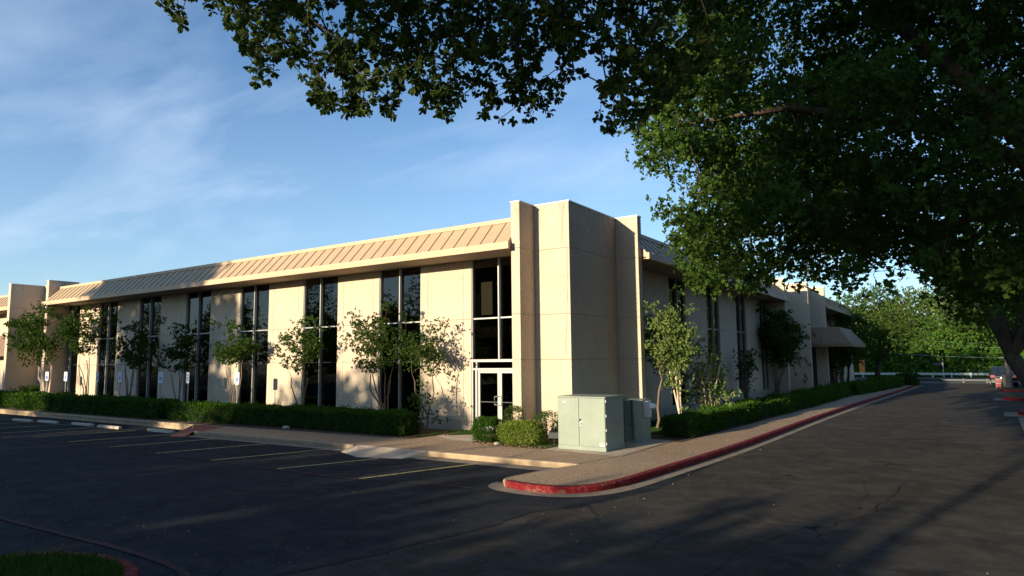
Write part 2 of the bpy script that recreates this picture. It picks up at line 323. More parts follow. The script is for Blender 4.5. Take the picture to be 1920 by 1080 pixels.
kerb('kerb', nz_s[:i0+1], M_['conc'], w=.07)
kerb('red_kerb', nz_s[i0:], M_['red'], w=.17)
# gutter outside the red kerb
def strip(name, pts, w0, w1, z, mat):
    P = [np.array(p, float) for p in pts]; vs = []
    for i, p in enumerate(P):
        t = P[min(i+1, len(P)-1)]-P[max(i-1, 0)]; t /= np.linalg.norm(t); nn = np.array([-t[1], t[0]])
        a = p-nn*w0; b = p-nn*w1; vs += [(a[0], a[1], z), (b[0], b[1], z)]
    o = MB().add(vs, [(2*i, 2*i+1, 2*i+3, 2*i+2) for i in range(len(P)-1)]).build(name, mat, fix=False); tag(o, kind='structure'); return facing(o)
strip('gutter', nz_s[max(0,i0-6):], -.0, .34, AS+.0085, M_['gutter'])
strip('gutter', [(-12.8, 14.36), (-9.7, 14.36), (-8.0, 14.38)], .0, .50, AS+.0045, M_['gutter'])
strip('gutter', [(-23.8, 14.2), (-19.6, 14.33), (-15.5, 14.35)], .0, .42, AS+.0045, M_['gutter'])
# ramps
rp = MB(); 
rp.add([(-15.3, 14.36, .006), (-12.5, 14.38, .006), (-12.85, 13.62, AS+.005), (-14.15, 13.25, AS+.005), (-15.35, 13.75, AS+.005), (-15.75, 14.30, AS+.02)], [(0, 1, 2, 3), (0, 3, 4, 5)])
rp.add([(-12.5, 14.38, .006), (-12.85, 13.62, AS+.005), (-12.85, 13.62, AS-.1), (-12.48, 14.40, AS-.1)], [(0, 1, 2, 3)])
tag(rp.build('kerb_ramp', M_['ramp']), kind='structure')
rr = MB(); rr.add([(-26.3, 15.72, .009), (-24.3, 15.72, .009), (-23.3, 14.24, .009), (-23.8, 14.22, .009), (-24.6, 14.6, .009)], [(0, 1, 2, 3, 4)])
rr.add([(-26.3, 15.70, .009), (-24.6, 14.6, .009), (-23.8, 14.2, .009), (-23.4, 13.7, AS+.006), (-24.2, 13.5, AS+.006)], [(0, 1, 2, 3, 4)])
tag(rr.build('painted_ramp', m_paint('red_ramp_paint', (.30, .075, .055), (.22, .17, .13), .48)), kind='structure')
# planting beds and lawn strips
def bed(name, poly, mat, z=.006): return facing(sheet(name, poly, z, mat))
bed('planting_bed', [(-130, 15.95), (-26.6, 15.95), (-24.6, 15.95), (-15.0, 16.35), (-14.75, 19.06), (-130, 19.06)], M_['soil'])
bed('planting_bed', [(-12.7, 16.6), (-11.0, 16.2), (-9.85, 16.35), (-9.85, 18.8), (-12.0, 18.8), (-12.6, 17.6)], M_['soil'])
bed('planting_bed', [(-9.4, 20.2), (-7.15, 19.6), (-6.85, 26.3), (-6.3, 37.6), (-6.0, 47.5), (-4.3, 63), (-9.2, 76), (-10.6, 50), (-10.6, 22.8)], M_['soil'], .007)
bed('concrete_pad', [(-9.85, 16.15), (-7.45, 16.0), (-7.45, 19.9), (-9.85, 20.0)], M_['ramp'], .012)
bed('door_walk', [(-14.6, 19.1), (-14.75, 17.3), (-13.4, 16.6), (-12.75, 16.6), (-12.6, 18.8), (-12.1, 18.9), (-12.1, 19.1)], M_['ramp'], .009)
j = MB()
for a, b in (((-7.45, 19.6), (-7.55, 15.9)), ((-7.55, 15.9), (-7.95, 13.9)), ((-9.9, 16.12), (-9.9, 14.45)), ((-7.45, 17.2), (-5.6, 17.1)), ((-13.2, 16.7), (-13.25, 14.5)), ((-7.1, 24), (-5.4, 24)), ((-6.9, 31), (-5.2, 31)), ((-17.5, 16.2), (-17.5, 14.4)), ((-21, 16.2), (-21, 14.4))):
    a = np.array(a); b = np.array(b); t = (b-a)/np.linalg.norm(b-a); nn = np.array([-t[1], t[0]])*.012
    j.add([(*(a-nn), .016), (*(a+nn), .016), (*(b+nn), .016), (*(b-nn), .016)], [(0, 1, 2, 3)])
o = j.build('pavement_joints', M_['joint'], fix=False); tag(o, kind='structure'); 
for p in o.data.polygons: pass
# painted lines
def line(name, pts, w, z, mat):
    P = [np.array(p, float) for p in pts]; vs = []
    for i, p in enumerate(P):
        t = P[min(i+1, len(P)-1)]-P[max(i-1, 0)]; t /= np.linalg.norm(t); nn = np.array([-t[1], t[0]])*w/2
        vs += [(*(p-nn), z), (*(p+nn), z)]
    return MB().add(vs, [(2*i, 2*i+1, 2*i+3, 2*i+2) for i in range(len(P)-1)])
for k in range(12):
    x = -11.52-2.83*k
    tag(line('stall_line', [(x, 10.8), (x+1.02, 14.0)] if k != 1 else [(x, 10.8), (x+.95, 13.35)], .10, AS+.010, 0).build('stall_line', M_['yellow'], fix=False), kind='structure')
for a, b in (((-14.0, 11.6), (-11.6, 13.6)), ((-15.6, 11.2), (-13.4, 13.0)), ((-16.9, 12.2), (-15.5, 13.4)), ((-19.0, 11.2), (-17.2, 12.6))):
    tag(line('x', [a, b], .07, AS+.009, 0).build('faded_hatch_line', m_paint('faded_yellow', (.36, .28, .12), (.045, .047, .048), .60) if a[0] == -14.0 else bpy.data.materials['faded_yellow'], fix=False), kind='structure')
tag(line('x', [(-45, 10.3), (-30.1, 10.4), (-22.7, 10.6), (-17.1, 10.75), (-12, 10.72), (-8.6, 11.3)], .11, AS+.012, 0).build('red_line', M_['redline'], fix=False), kind='structure')
tag(line('x', smooth([(-18, 4.85), (-14.0, 4.9), (-11.8, 5.0), (-9.9, 5.08), (-8.3, 5.0), (-7.5, 4.4), (-7.3, 3.4)]), .11, AS+.012, 0).build('red_line', M_['redline'], fix=False), kind='structure')
# wide crack with a tar seal following the meeting of lot and street
cr = MB(); rngc = random.Random(4)
def crack(pts, w, z):
    P = dense(pts, .16); Q = []
    for p in P: Q.append((p[0]+rngc.uniform(-.035, .035)+.05*math.sin(p[1]*3.1), p[1]+rngc.uniform(-.035, .035)+.05*math.sin(p[0]*2.7)))
    l = line('c', Q, w, z, 0)
    vs = l.v; vs = [(v[0]+rngc.uniform(-w, w)*.25, v[1]+rngc.uniform(-w, w)*.25, v[2]) for v in vs]
    cr.add(vs, l.f)
crack([left]+seam, .026, AS+.012)
for pts, ww in (([(1100, 948), (1120, 975), (1150, 1000)], .012), ([(1200, 1040), (1290, 990), (1370, 985), (1480, 960), (1630, 955)], .009), ([(1320, 1080), (1400, 1030), (1470, 1000), (1560, 985), (1640, 960), (1700, 905)], .011), ([(1610, 960), (1625, 905), (1640, 870)], .007), ([(1000, 700+225), (1060, 945), (1095, 949)], .012)):
    crack([G(*p, z=AS) for p in pts], ww, AS+.013)
tag(cr.build('asphalt_cracks', M_['dark'], fix=False), kind='structure')
# ------------------------------------------------------------------ the office building
Y0, XR = 19.11, -10.67
LM, LP, LX0 = 4.63, 2.425, -14.626
bld = empty('office_building', (-10.5, 19, 0), 'two storey tan aggregate office building with tall dark windows and sloped metal eaves', 'building')
TL = lambda u, d, z: (u, Y0-d, z)
TRr = lambda u, d, z: (XR+d, u, z)
XW = -9.55
TW = lambda u, d, z: (XW+d, u, z)
def panel(T, u0, u1, parent=bld, name='wall_panel', top=6.12):
    b = MB(); us = [u0, u0+.36, u1-.36, u1]; zs = [-.3, .34, 2.48, 3.98, top]; g = .006
    for i in range(3):
        for k in range(4):
            b.box((us[i]+(g if i else 0), -.10, zs[k]+(g if k else 0)), (us[i+1]-(g if i < 2 else 0), 0, zs[k+1]-g if k < 3 else zs[k+1]), 0, T)
    b.box((u0+.01, -.25, -.3), (u1-.01, -.04, top), 1, T)
    return b.build(name, [M_['wall'], M_['joint']], parent)
def window(T, u0, u1, mull=None, bottom=.36, top=6.12, door=False, blinds=(), curtain=None):
    f = MB(); d0, d1 = -.16, -.06
    f.box((u0, d0, bottom), (u0+.035, d1+.03, top), 0, T); f.box((u1-.035, d0, bottom), (u1, d1+.03, top), 0, T)
    mu = mull if mull else (u0+u1)/2
    zl = 2.50 if door else bottom
    f.box((mu-.024, d0, zl), (mu+.024, d1+.06, top), 0, T)
    rows = [3.98] if door else [2.48, 3.98]
    for z in rows: f.box((u0+.062, d0, z-.02 if z > 3 else z-.012), (u1-.062, d1, z+.03 if z > 3 else z+.012), 0 if z > 3 else 1, T)
    f.box((u0+.062, d0, top-.05), (u1-.062, d1, top), 1, T)
    if not door: f.box((u0+.062, d0, bottom), (u1-.062, d1, bottom+.06), 0, T)
    wn = f.build('window', [M_['alu'], M_['steel']], bld)
    g = MB()
    if door: g.box((u0+.05, -.125, 2.5), (u1-.05, -.115, top-.02), 0, T)
    else: g.box((u0+.05, -.125, bottom+.02), (u1-.05, -.115, top-.02), 0, T)
    g.build('glass', M_['glass'], wn)
    for (a, b_, z0, z1) in blinds:
        bl = MB(); k = z0
        while k < z1: bl.add([T(a, -.26, k), T(b_, -.26, k), T(b_, -.235, k+.045), T(a, -.235, k+.045)], [(0, 1, 2, 3)]); k += .05
        bl.build('blind', M_['blind'], wn)
    if curtain:
        a, b_, z0, z1 = curtain; cu = MB(); nn = 40
        vs = []
        for i in range(nn+1): 
            u = a+(b_-a)*i/nn; dd = -.34+.03*math.sin(i*1.9); vs += [T(u, dd, z0), T(u, dd, z1)]
        cu.add(vs, [(2*i, 2*i+1, 2*i+3, 2*i+2) for i in range(nn)], 0, True); cu.build('curtain', M_['curtain'], wn)
    return wn
def sill(T, u0, u1): return MB().box((u0, -.25, -.3), (u1, -.03, .355), 0, T).build('window_base', M_['wall'], bld)
# main street front (left side of the picture)
for k in range(7): panel(TL, LX0-LM*k-LP, LX0-LM*k)
for k in range(1, 8):
    a, b = LX0-LM*k, LX0-LM*(k-1)-LP; mm = (a+b)/2; bl = (); cu = None
    if k == 1: bl = ((a+.08, mm-.06, 4.05, 6.0),)
    if k == 3: bl = ((a+.22, mm-.06, 4.05, 6.0), (mm+.25, b-.08, 4.05, 6.0)); cu = (a+.25, mm-.08, .42, 2.44)
    if k == 4: bl = ((mm+.5, b-.1, 4.05, 6.0),)
    if k == 6: bl = ((a+.1, mm-.06, 4.6, 6.0),)
    window(TL, a, b, None, blinds=bl, curtain=cu); sill(TL, a, b)
a, b = LX0, -12.05; mu = float(onY(934.5, 560, Y0)[0])
window(TL, a, b, mu, door=True, blinds=((float(onY(895.5, 570, Y0)[0])-.02, float(onY(916.5, 570, Y0)[0])-.02, 4.12, 5.28),))
# entrance doors
xl, xs, xm = a, float(onY(893, 750, Y0)[0]), float(onY(935.5, 750, Y0)[0])
ds = MB(); 
ds.box((a, -.17, 2.44), (b, .02, 2.53), 0, TL); ds.box((a+.062, -.17, 2.15), (b, .00, 2.22), 0, TL)
ds.box((xs-.04, -.17, 0), (xs+.04, .00, 2.15), 0, TL); ds.box((xs-.03, -.17, 2.22), (xs+.03, -.02, 2.44), 0, TL); ds.box((a+.0, -.17, 0), (a+.06, -.02, 2.44), 0, TL)
fr = ds.build('door_frame', M_['alu'], bld)
MB().box((a+.062, -.11, .0), (xs-.04, -.10, 2.15), 0, TL).box((a+.062, -.11, 2.22), (b, -.10, 2.44), 0, TL).build('glass', M_['glass'], fr)
for s_, (u0, u1) in enumerate(((xs+.045, xm-.004), (xm+.004, 2*xm-xs-.045))):
    dd = MB(); 
    dd.box((u0, -.12, .02), (u0+.085, -.05, 2.14), 0, TL); dd.box((u1-.085, -.12, .02), (u1, -.05, 2.14), 0, TL)
    dd.box((u0+.085, -.12, 2.05), (u1-.085, -.05, 2.14), 0, TL); dd.box((u0+.085, -.12, .02), (u1-.085, -.05, .20), 0, TL); dd.box((u0+.085, -.11, 1.03), (u1-.085, -.075, 1.055), 1, TL)
    dr = dd.build('door', [M_['alu'], M_['steel']], bld)
    MB().box((u0+.08, -.095, .2), (u1-.08, -.085, 2.06), 0, TL).build('glass', M_['glass'], dr)
    hx = u1-.04 if s_ == 0 else u0+.04; sg = -1 if s_ == 0 else 1
    MB().tube([TL(hx, -.05, 1.25), TL(hx, .04, 1.25), TL(hx+sg*.10, .06, 1.24), TL(hx+sg*.10, .06, .96), TL(hx, .04, .95), TL(hx, -.05, .95)], .014, 6).build('handle', M_['alu'], dr)
# corner tower and fins
ZT = 7.66
def stack(name, x0, x1, y0, y1, top=ZT, cracks=()):
    b = MB(); zs = [-.3, .34, 2.50, 3.98, 6.14, top]; g = .006
    for k in range(5): b.box((x0, y0, zs[k]+(g if k else 0)), (x1, y1, zs[k+1]-(g if k < 4 else 0)))
    b.box((x0+.04, y0+.04, -.3), (x1-.04, y1-.04, top-.02), 1)
    b.box((x0-.02, y0-.02, top+.002), (x1+.02, y1+.02, top+.045), 2)
    for c in cracks: b.tube(c, .007, 4, 1)
    return b.build(name, [M_['wall'], M_['joint'], M_['coping']], bld)
yt = 18.82; rc = random.Random(8)
def ck(z0, z1, x, sl=.0):
    n = 14; return [(x+sl*i/n+rc.uniform(-.018, .018), yt-.001, z0+(z1-z0)*i/n) for i in range(n+1)]
stack('corner_tower', -11.719, -10.38, yt, 22.355, cracks=(ck(6.3, 7.6, -10.66, .10), ck(3.9, 6.12, -10.50, .04), ck(2.7, 3.9, -10.58, .06)))
stack('wall_fin', -12.05, -11.72, 17.92, 19.6)
stack('wall_fin', -10.75, -9.50, 22.36, 22.69)
xb0, xb1 = float(onY(88, 529, 17.92)[0]), float(onY(92.3, 529, 17.92)[0])
stack('wall_fin', xb0, xb1, 17.92, 19.6)
xc0, xc1 = -50.55, -50.2
stack('wall_fin', xc0, xc1, 17.28, 19.6)
stack('link_wall', xc1+.001, xb0-.001, 19.16, 19.5)
stack('wall_fin', -10.75, -9.50, 46.4, 46.73)
stack('wall_fin', -10.75, -8.70, 50.0, 50.33)
stack('link_wall', -10.95, -10.67, 46.74, 49.99)
stack('wing_tower', -11.0, -9.25, 50.34, 53.99)
stack('wall_fin', -10.0, -8.26, 54.0, 54.33)
# side street front
yr = [(25.55, 28.4), (30.53, 33.63), (35.77, 39.0), (41.07, 44.42)]
for p in yr: panel(TRr, *p)
for p in ((22.69, 25.55), (28.4, 30.53), (33.63, 35.77), (39.0, 41.07), (44.42, 46.4)): window(TRr, *p); sill(TRr, *p)
# wings
for p in ((-57.9, -55.45), (-53.3, -52.2), (-62.5, -60.1)): panel(TL, *p)
for p in ((-55.45, -53.3), (-52.2, -50.56), (-60.1, -57.9)): window(TL, *p); sill(TL, *p)
for p in ((54.34, 57.2), (59.6, 63.), (65.3, 68.6), (70.9, 78)): panel(TW, *p)
for p in ((57.2, 59.6), (63., 65.3), (68.6, 70.9)): window(TW, *p); sill(TW, *p)
MB().box((-24, 77.9, -.3), (XW-.01, 78.2, 7.2)).build('end_wall', M_['wall'], bld)
def roof(T, u0, u1, e0, e1, back=9.):
    b = MB(); 
    prof = [(1.40, 6.33), (.66, 7.08), (.62, 7.08)]
    b.add([T(u0, 1.40, 6.32), T(u1, 1.40, 6.32), T(u1, .60, 7.165), T(u0, .60, 7.165)], [(0, 1, 2, 3)])
    b.add([T(u0, 1.40, 6.20), T(u0, 1.40, 6.32), T(u0, .60, 7.165), T(u0, .0, 7.165), T(u0, .0, 6.20)], [(0, 1, 2, 3, 4)])
    b.add([T(u1, 1.40, 6.20), T(u1, 1.40, 6.32), T(u1, .60, 7.165), T(u1, .0, 7.165), T(u1, .0, 6.20)], [(0, 1, 2, 3, 4)])
    n = int((u1-u0)/.5665); st = (u1-u0)/n
    for i in range(1, n):
        u = u0+st*i; a = np.array([1.40, 6.32]); c = np.array([.60, 7.165]); nr = np.array([.72, .70])*.034
        q = [a, c, c+nr, a+nr]
        vs = [T(u-.011, *p) for p in q]+[T(u+.011, *p) for p in q]
        b.add(vs, [(0, 1, 2, 3), (4, 7, 6, 5), (3, 2, 6, 7), (0, 3, 7, 4), (1, 5, 6, 2)])
    r = b.build('roof', M_['roof'], bld)
    MB().box((u0, .54, 7.167), (u1, .63, 7.31), 0, T).build('ridge_cap', M_['trim'], r)
    MB().box((u0, -back, 7.17), (u1, .538, 7.29), 0, T).build('flat_roof', M_['soffit'], r)
    MB().box((e0, 1.37, 6.10), (e1, 1.49, 6.335), 0, T, .006).build('fascia', M_['trim'], r)
    MB().box((u0, -.24, 6.122), (u1, 1.368, 6.16), 0, T).build('soffit', M_['soffit'], r)
roof(TL, xb1+.002, -12.052, float(onY(78, 570, 17.62)[0]), -11.965)
roof(TRr, 22.692, 46.39, 22.62, 46.25)
roof(TL, -70, xc0-.002, -70, float(onY(18.5, 573, 17.62)[0]))
roof(TW, 54.332, 78.4, 54.27, 78.5)
# fascia returns over the fins
# dark rooms behind the windows
it = MB()
it.box((-70, Y0+3.0, -.2), (-13.2, Y0+3.1, 7.1)); it.box((-13.3, Y0+3.0, -.2), (-13.2, 50, 7.1)); it.box((-70, Y0+.26, 3.3), (-13.3, Y0+3, 3.7)); it.box((-13.2, 22.7, 3.3), (XR-.26, 50, 3.7)); it.box((-13.2, 53, -.2), (-13.1, 78, 7.1))
it.box((-70, Y0+.1, -.2), (-13.3, Y0+3, -.05)); it.box((-13.1, 22.7, -.2), (XR-.1, 50, -.05)); it.box((-13.3, Y0+3.0, 7.0), (XR-1, 50, 7.06)); it.box((-13.15, Y0+.26, 3.3), (-12.2, Y0+3, 3.7))
it.build('rooms', M_['dark'], bld)
# entrance canopies
def canopy(T, u0, u1, dd, z0, z1, z2, inset, parent=bld):
    b = MB(); b.box((u0, 0.001, z0), (u1, dd, z1), 1, T)
    A = [(u0, 0), (u0, dd), (u1, dd), (u1, 0)]; B = [(u0+inset, 0), (u0+inset, dd-inset), (u1-inset, dd-inset), (u1-inset, 0)]
    vs = [T(u, d, z1+.002) for u, d in A]+[T(u, d, z2) for u, d in B]
    b.add(vs, [(0, 1, 5, 4), (1, 2, 6, 5), (2, 3, 7, 6), (4, 5, 6, 7)])
    for i in range(1, int((u1-u0)/.6)):
        u = u0+.6*i; ub = min(max(u, u0+inset), u1-inset)
        b.tube([T(u, dd, z1+.01), T(ub, dd-inset, z2)], .014, 4, 0)
    for i in range(1, int(dd/.6)):
        d = .6*i
        for uu, ui in ((u0, u0+inset), (u1, u1-inset)): b.tube([T(uu, d, z1+.01), T(ui, min(d, dd-inset), z2)], .014, 4, 0)
    return b.build('entrance_canopy', [M_['bronze'], M_['bronze']], parent)
canopy(TW, 52.0, 60.0, XW*-1-6.38, 3.2, 3.44, 4.62, .9)
canopy(TL, -58.5, -50.58, 1.35, 3.1, 3.34, 4.5, .5)
MB().box((-9.24, 50.4, 0), (-9.05, 61, 3.2)).build('canopy_shade_sheet', M_['dark'], bld)  # near-black sheet stands in for the shaded void under the canopy
# ------------------------------------------------------------------ vegetation builders
def unit(a): return a/np.maximum(np.linalg.norm(a, axis=-1, keepdims=True), 1e-9)
def leaf_mesh(P, D, L, W, rg, fold=.25, two=False):
    """P base points (n,3), D directions, L length (n,), W half width ratio; returns verts, quads"""
    n = len(P); R = unit(rg.normal(size=(n, 3))); S = unit(np.cross(D, R)); U = np.cross(S, D)
    L = np.broadcast_to(np.asarray(L, float), (n,))[:, None]; 
    if not two:
        v = np.stack([P, P+D*L*.45+S*L*W+U*L*fold*.3, P+D*L, P+D*L*.45-S*L*W+U*L*fold*.3], 1)
        return v.reshape(-1, 3), np.arange(n*4).reshape(n, 4)
    mid = P+D*L*.58-U*L*.04; t = P+D*L-U*L*.14; q = lambda f, w_: (P+D*L*f+S*L*W*w_+U*L*fold*.35*abs(w_), P+D*L*f-S*L*W*w_+U*L*fold*.35*abs(w_))
    (l1, r1), (l2, r2), (l3, r3) = q(.30, .62), q(.62, 1.0), q(.90, .66)
    v = np.stack([P, mid, t, r1, r2, r3, l1, l2, l3], 1).reshape(-1, 3); i = np.arange(n)[:, None]*9
    return v, np.concatenate([i+np.array(a) for a in ([0, 3, 4, 1], [1, 4, 5, 2], [0, 1, 7, 6], [1, 2, 8, 7])], 0)
def graph(roots, targets, rg, step=.45, bias=.35, sag=0., jit=.08):
    """roots: list of chains [(xyz, radius)...]; grows connecting twigs to every target"""
    N_ = []; par = []; pl = []; rmin = []
    for ch in roots:
        for i, (p, r) in enumerate(ch):
            p = np.array(p, float); N_.append(p); par.append(len(N_)-2 if i else -1); pl.append(0.); rmin.append(r)
    main = len(N_); T = np.asarray(targets, float)
    if len(T):
        A = np.array(N_); d0 = np.min(np.linalg.norm(T[:, None]-A[None], axis=2), 1)
        tips = []
        cap_ = 200000
        P = np.zeros((main+len(T)*14, 3)); P[:main] = A; PL = np.zeros(len(P)); cnt = main; par = par+[0]*(len(P)-main); rmin = rmin+[0.]*(len(P)-main)
        for k in np.argsort(d0):
            t = T[k]; d = np.linalg.norm(P[:cnt]-t, axis=1); c = d+bias*PL[:cnt]; q = int(np.argmin(c)); L = d[q]
            m_ = max(1, min(10, int(L/step))); base = P[q].copy(); prev = q
            for i in range(1, m_+1):
                f = i/m_; p = base+(t-base)*f; 
                if i < m_: p = p+rg.normal(size=3)*jit*min(1., L)*.5; p[2] += sag*L*4*f*(1-f)
                P[cnt] = p; par[cnt] = prev; PL[cnt] = PL[prev]+L/m_; prev = cnt; cnt += 1
            tips.append(prev)
        P = P[:cnt]; par = np.array(par[:cnt]); rmin = np.array(rmin[:cnt])
        return P, par, rmin, np.array(tips), main
    return np.array(N_), np.array(par), np.array(rmin), np.array([], int), main
def limbs(P, par, rmin, main, r0=.006, pw=2.4, sides=5):
    n = len(P); acc = np.zeros(n); kids = np.zeros(n, int)
    for i in range(n-1, main-1, -1): kids[par[i]] += 1
    for i in range(n-1, -1, -1):
        if acc[i] == 0: acc[i] = r0**pw
        if par[i] >= 0 and i >= main: acc[par[i]] += acc[i]
    R = np.maximum(acc**(1/pw), rmin); R[:main] = np.maximum(rmin[:main], 0.004)
    idx = np.array([i for i in range(n) if par[i] >= 0]); a = P[par[idx]]; b = P[idx]; rb = R[idx]; ra = np.minimum(R[par[idx]], rb*1.35)
    t = unit(b-a+1e-9); up = np.where(np.abs(t[:, 2:3]) > .9, np.array([[1., 0, 0]]), np.array([[0, 0, 1.]])); s = unit(np.cross(t, up)); u = np.cross(s, t)
    an = np.arange(sides)*2*math.pi/sides; c = np.cos(an)[None, :, None]; d = np.sin(an)[None, :, None]
    va = a[:, None]-t[:, None]*ra[:, None, None]*.3+ra[:, None, None]*(s[:, None]*c+u[:, None]*d); vb = b[:, None]+t[:, None]*rb[:, None, None]*.3+rb[:, None, None]*(s[:, None]*c+u[:, None]*d)
    v = np.concatenate([va, vb], 1).reshape(-1, 3); k = np.arange(sides); q = np.stack([k, (k+1) % sides, (k+1) % sides+sides, k+sides], 1)
    f = (np.arange(len(idx))[:, None, None]*2*sides+q[None]).reshape(-1, 4)
    return v, f
def tree(name, label, cat, loc, roots, targets, leafmat, bark, seed, per=30, spread=.35, ll=.08, lw=.3, group=None, r0=.006, step=.45, bias=.35, sag=.03, two=False, updir=.3, trunkname='trunk', jit=.08, flat=1., along=0, pw=2.4, ros=6):
    rg = np.random.default_rng(seed)
    root = empty(name, loc, label, cat, group)
    P, par, rmin, tips, main = graph(roots, targets, rg, step, bias, sag, jit)
    v, f = limbs(P, par, rmin, main, r0, pw)
    npmesh(trunkname, [(v, f, 0, True)], bark, root)
    C_ = P[tips]
    if along:       # leaves also along the last pieces of twig
        C_ = np.concatenate([C_]+[P[tips]*(1-q)+P[par[tips]]*q for q in np.linspace(.3, 1., along)])
    if ros > 1:
        k = max(1, per//ros); sub = np.repeat(C_, k, 0); o1 = rg.normal(size=sub.shape)*spread; o1[:, 2] *= flat; sub = sub+o1; n = len(sub)*ros; c = np.repeat(sub, ros, 0); ax = np.repeat(unit(o1+np.array([0, 0, .02])), ros, 0); o = rg.normal(size=(n, 3))*ll*.22
        D = unit(ax*.5+unit(rg.normal(size=(n, 3)))+np.array([0, 0, updir]))
    else:
        n = len(C_)*per; c = np.repeat(C_, per, 0); o = rg.normal(size=(n, 3))*spread; o[:, 2] *= flat
        D = unit(unit(o)*.8+rg.normal(size=(n, 3))*.6+np.array([0, 0, updir]))
    L = ll*rg.uniform(.65, 1.3, n)
    v, f = leaf_mesh(c+o, D, L, lw, rg, .25, two)
    npmesh('crown', [(v, f, 0, False)], leafmat, root)
    return root
def ell(rg, n, c, r, shell=.6, zmin=None):
    d = unit(rg.normal(size=(n, 3))); q = rg.uniform(0, 1, (n, 1))**(shell/2.); p = np.array(c)+d*q*np.array(r)
    if zmin is not None: p = p[p[:, 2] > zmin]
    return p
def inpoly(x, y, poly):
    r = np.zeros(len(x), bool); n = len(poly); j = n-1
    for i in range(n):
        xi, yi = poly[i]; xj, yj = poly[j]
        c = ((yi > y) != (yj > y)) & (x < (xj-xi)*(y-yi)/((yj-yi) if yj != yi else 1e-9)+xi); r ^= c; j = i
    return r
def vnoise(P, s, seed):
    """cheap smooth 3-d noise in -1..1"""
    rg = np.random.default_rng(seed); o = np.zeros(len(P))
    for k in range(6):
        w_ = unit(rg.normal(size=3))*s*rg.uniform(.6, 1.7); o += np.sin(P@w_+rg.uniform(0, 6.28))
    return o/3.
# ---- the oak whose boughs hang over the top of the view (its trunk stands beside the camera)
rg = np.random.default_rng(11)
OV = [(290,-300),(292,-5),(318,22),(345,48),(362,38),(368,8),(392,14),(425,42),(432,85),(460,96),(462,140),(492,166),(515,150),(520,115),(560,120),(580,75),(588,25),(610,8),(650,2),(655,28),(622,60),(582,88),(640,92),(578,118),(600,150),(582,172),(600,195),(636,230),(668,212),(700,216),(735,216),(742,185),(775,192),(800,205),(846,222),(862,190),(880,168),(902,205),(908,252),(930,240),(948,205),(985,222),(1042,206),(1058,150),(1080,135),(1092,100),(1128,95),(1136,140),(1112,200),(1104,255),(1130,262),(1160,225),(1192,232),(1230,200),(1330,120),(1400,-300)]
vol = []
while sum(len(a) for a in vol) < 2200:
    q = rg.uniform([250, -260], [1400, 262], (4000, 2)); t = rg.uniform(4.6, 7.6, 4000)
    ok = inpoly(q[:, 0], q[:, 1], OV); q, t = q[ok], t[ok]
    d = FW+RT*((q[:, :1]-960)/FPX)-UP*((q[:, 1:]-540)/FPX); P = np.array([0, 0, CH])+d*t[:, None]
    e_ = np.minimum((262-q[:, 1])/200., 1)
    keep = vnoise(P, 3.2, 5) > -.72+.25*(q[:, 1] > 120)
    vol.append(P[keep][:500])
T1 = np.concatenate(vol)[:2400]
top = ell(rg, 620, (-.5, 1.5, 8.2), (6.5, 6.5, 1.6), .9); T1 = np.concatenate([T1, top, ell(rg, 260, (1.5, -4, 6.5), (5.5, 4, 2.2), .8), ell(rg, 620, (-4.2, -4, 7.4), (5.0, 3, 2.1), .9), ell(rg, 700, (-1.2, -4.5, 10.6), (6.0, 3.5, 3.6), .8)])  # unseen crown masses behind the camera added to keep sun off the oaks
roots1 = [[((3.6, -3.4, 0), .34), ((3.5, -3.3, 1.4), .27), ((3.2, -3.0, 2.8), .25)],
          [((3.2, -3.0, 2.8), .20), ((2.4, -1.2, 4.4), .16), ((1.0, .8, 5.9), .13), ((-.4, 2.4, 6.6), .10), ((-1.6, 3.6, 6.9), .07), ((-2.8, 4.6, 6.8), .05)],
          [((3.2, -3.0, 2.8), .18), ((1.0, -1.6, 4.8), .14), ((-1.6, .2, 6.2), .10), ((-3.4, 1.6, 6.6), .07), ((-4.8, 2.4, 6.2), .04)],
          [((3.2, -3.0, 2.8), .2), ((3.9, -3.6, 5.0), .15), ((4.3, -4.2, 7.4), .09)]]
nr = 8
def rosettes(targets, name, label, cat, loc, roots, leafmat, bark, seed, ll, per, **k):
    rg = np.random.default_rng(seed); root = empty(name, loc, label, cat)
    P, par, rmin, tips, main = graph(roots, targets, rg, .28, .22, .03, .10)
    v, f = limbs(P, par, rmin, main, .0032, 2.3); npmesh('trunk', [(v, f, 0, True)], bark, root)
    C_ = P[tips]; dr = unit(P[tips]-P[par[tips]]+np.array([0, 0, -.08]))
    extra = P[par[tips]]*.55+P[tips]*.45+rg.normal(size=(len(tips), 3))*.03
    C_ = np.concatenate([C_, extra]); dr = np.concatenate([dr, unit(dr+rg.normal(size=dr.shape)*.6)])
    n = len(C_)*per; c = np.repeat(C_, per, 0); d = np.repeat(dr, per, 0)
    D = unit(d*.55+unit(rg.normal(size=(n, 3)))*.95+np.array([0, 0, -.15])); L = ll*rg.uniform(.6, 1.25, n)
    v, f = leaf_mesh(c+D*.008, D, L, .30, rg, .3, True); npmesh('crown', [(v, f, 0, False)], leafmat, root); return root
rosettes(T1, 'oak_tree', 'oak whose leafy boughs hang across the top of the view, closest to the camera', 'tree', (3.6, -3.4, 0), roots1, M_['oak'], M_['bark'], 21, .060, 9)
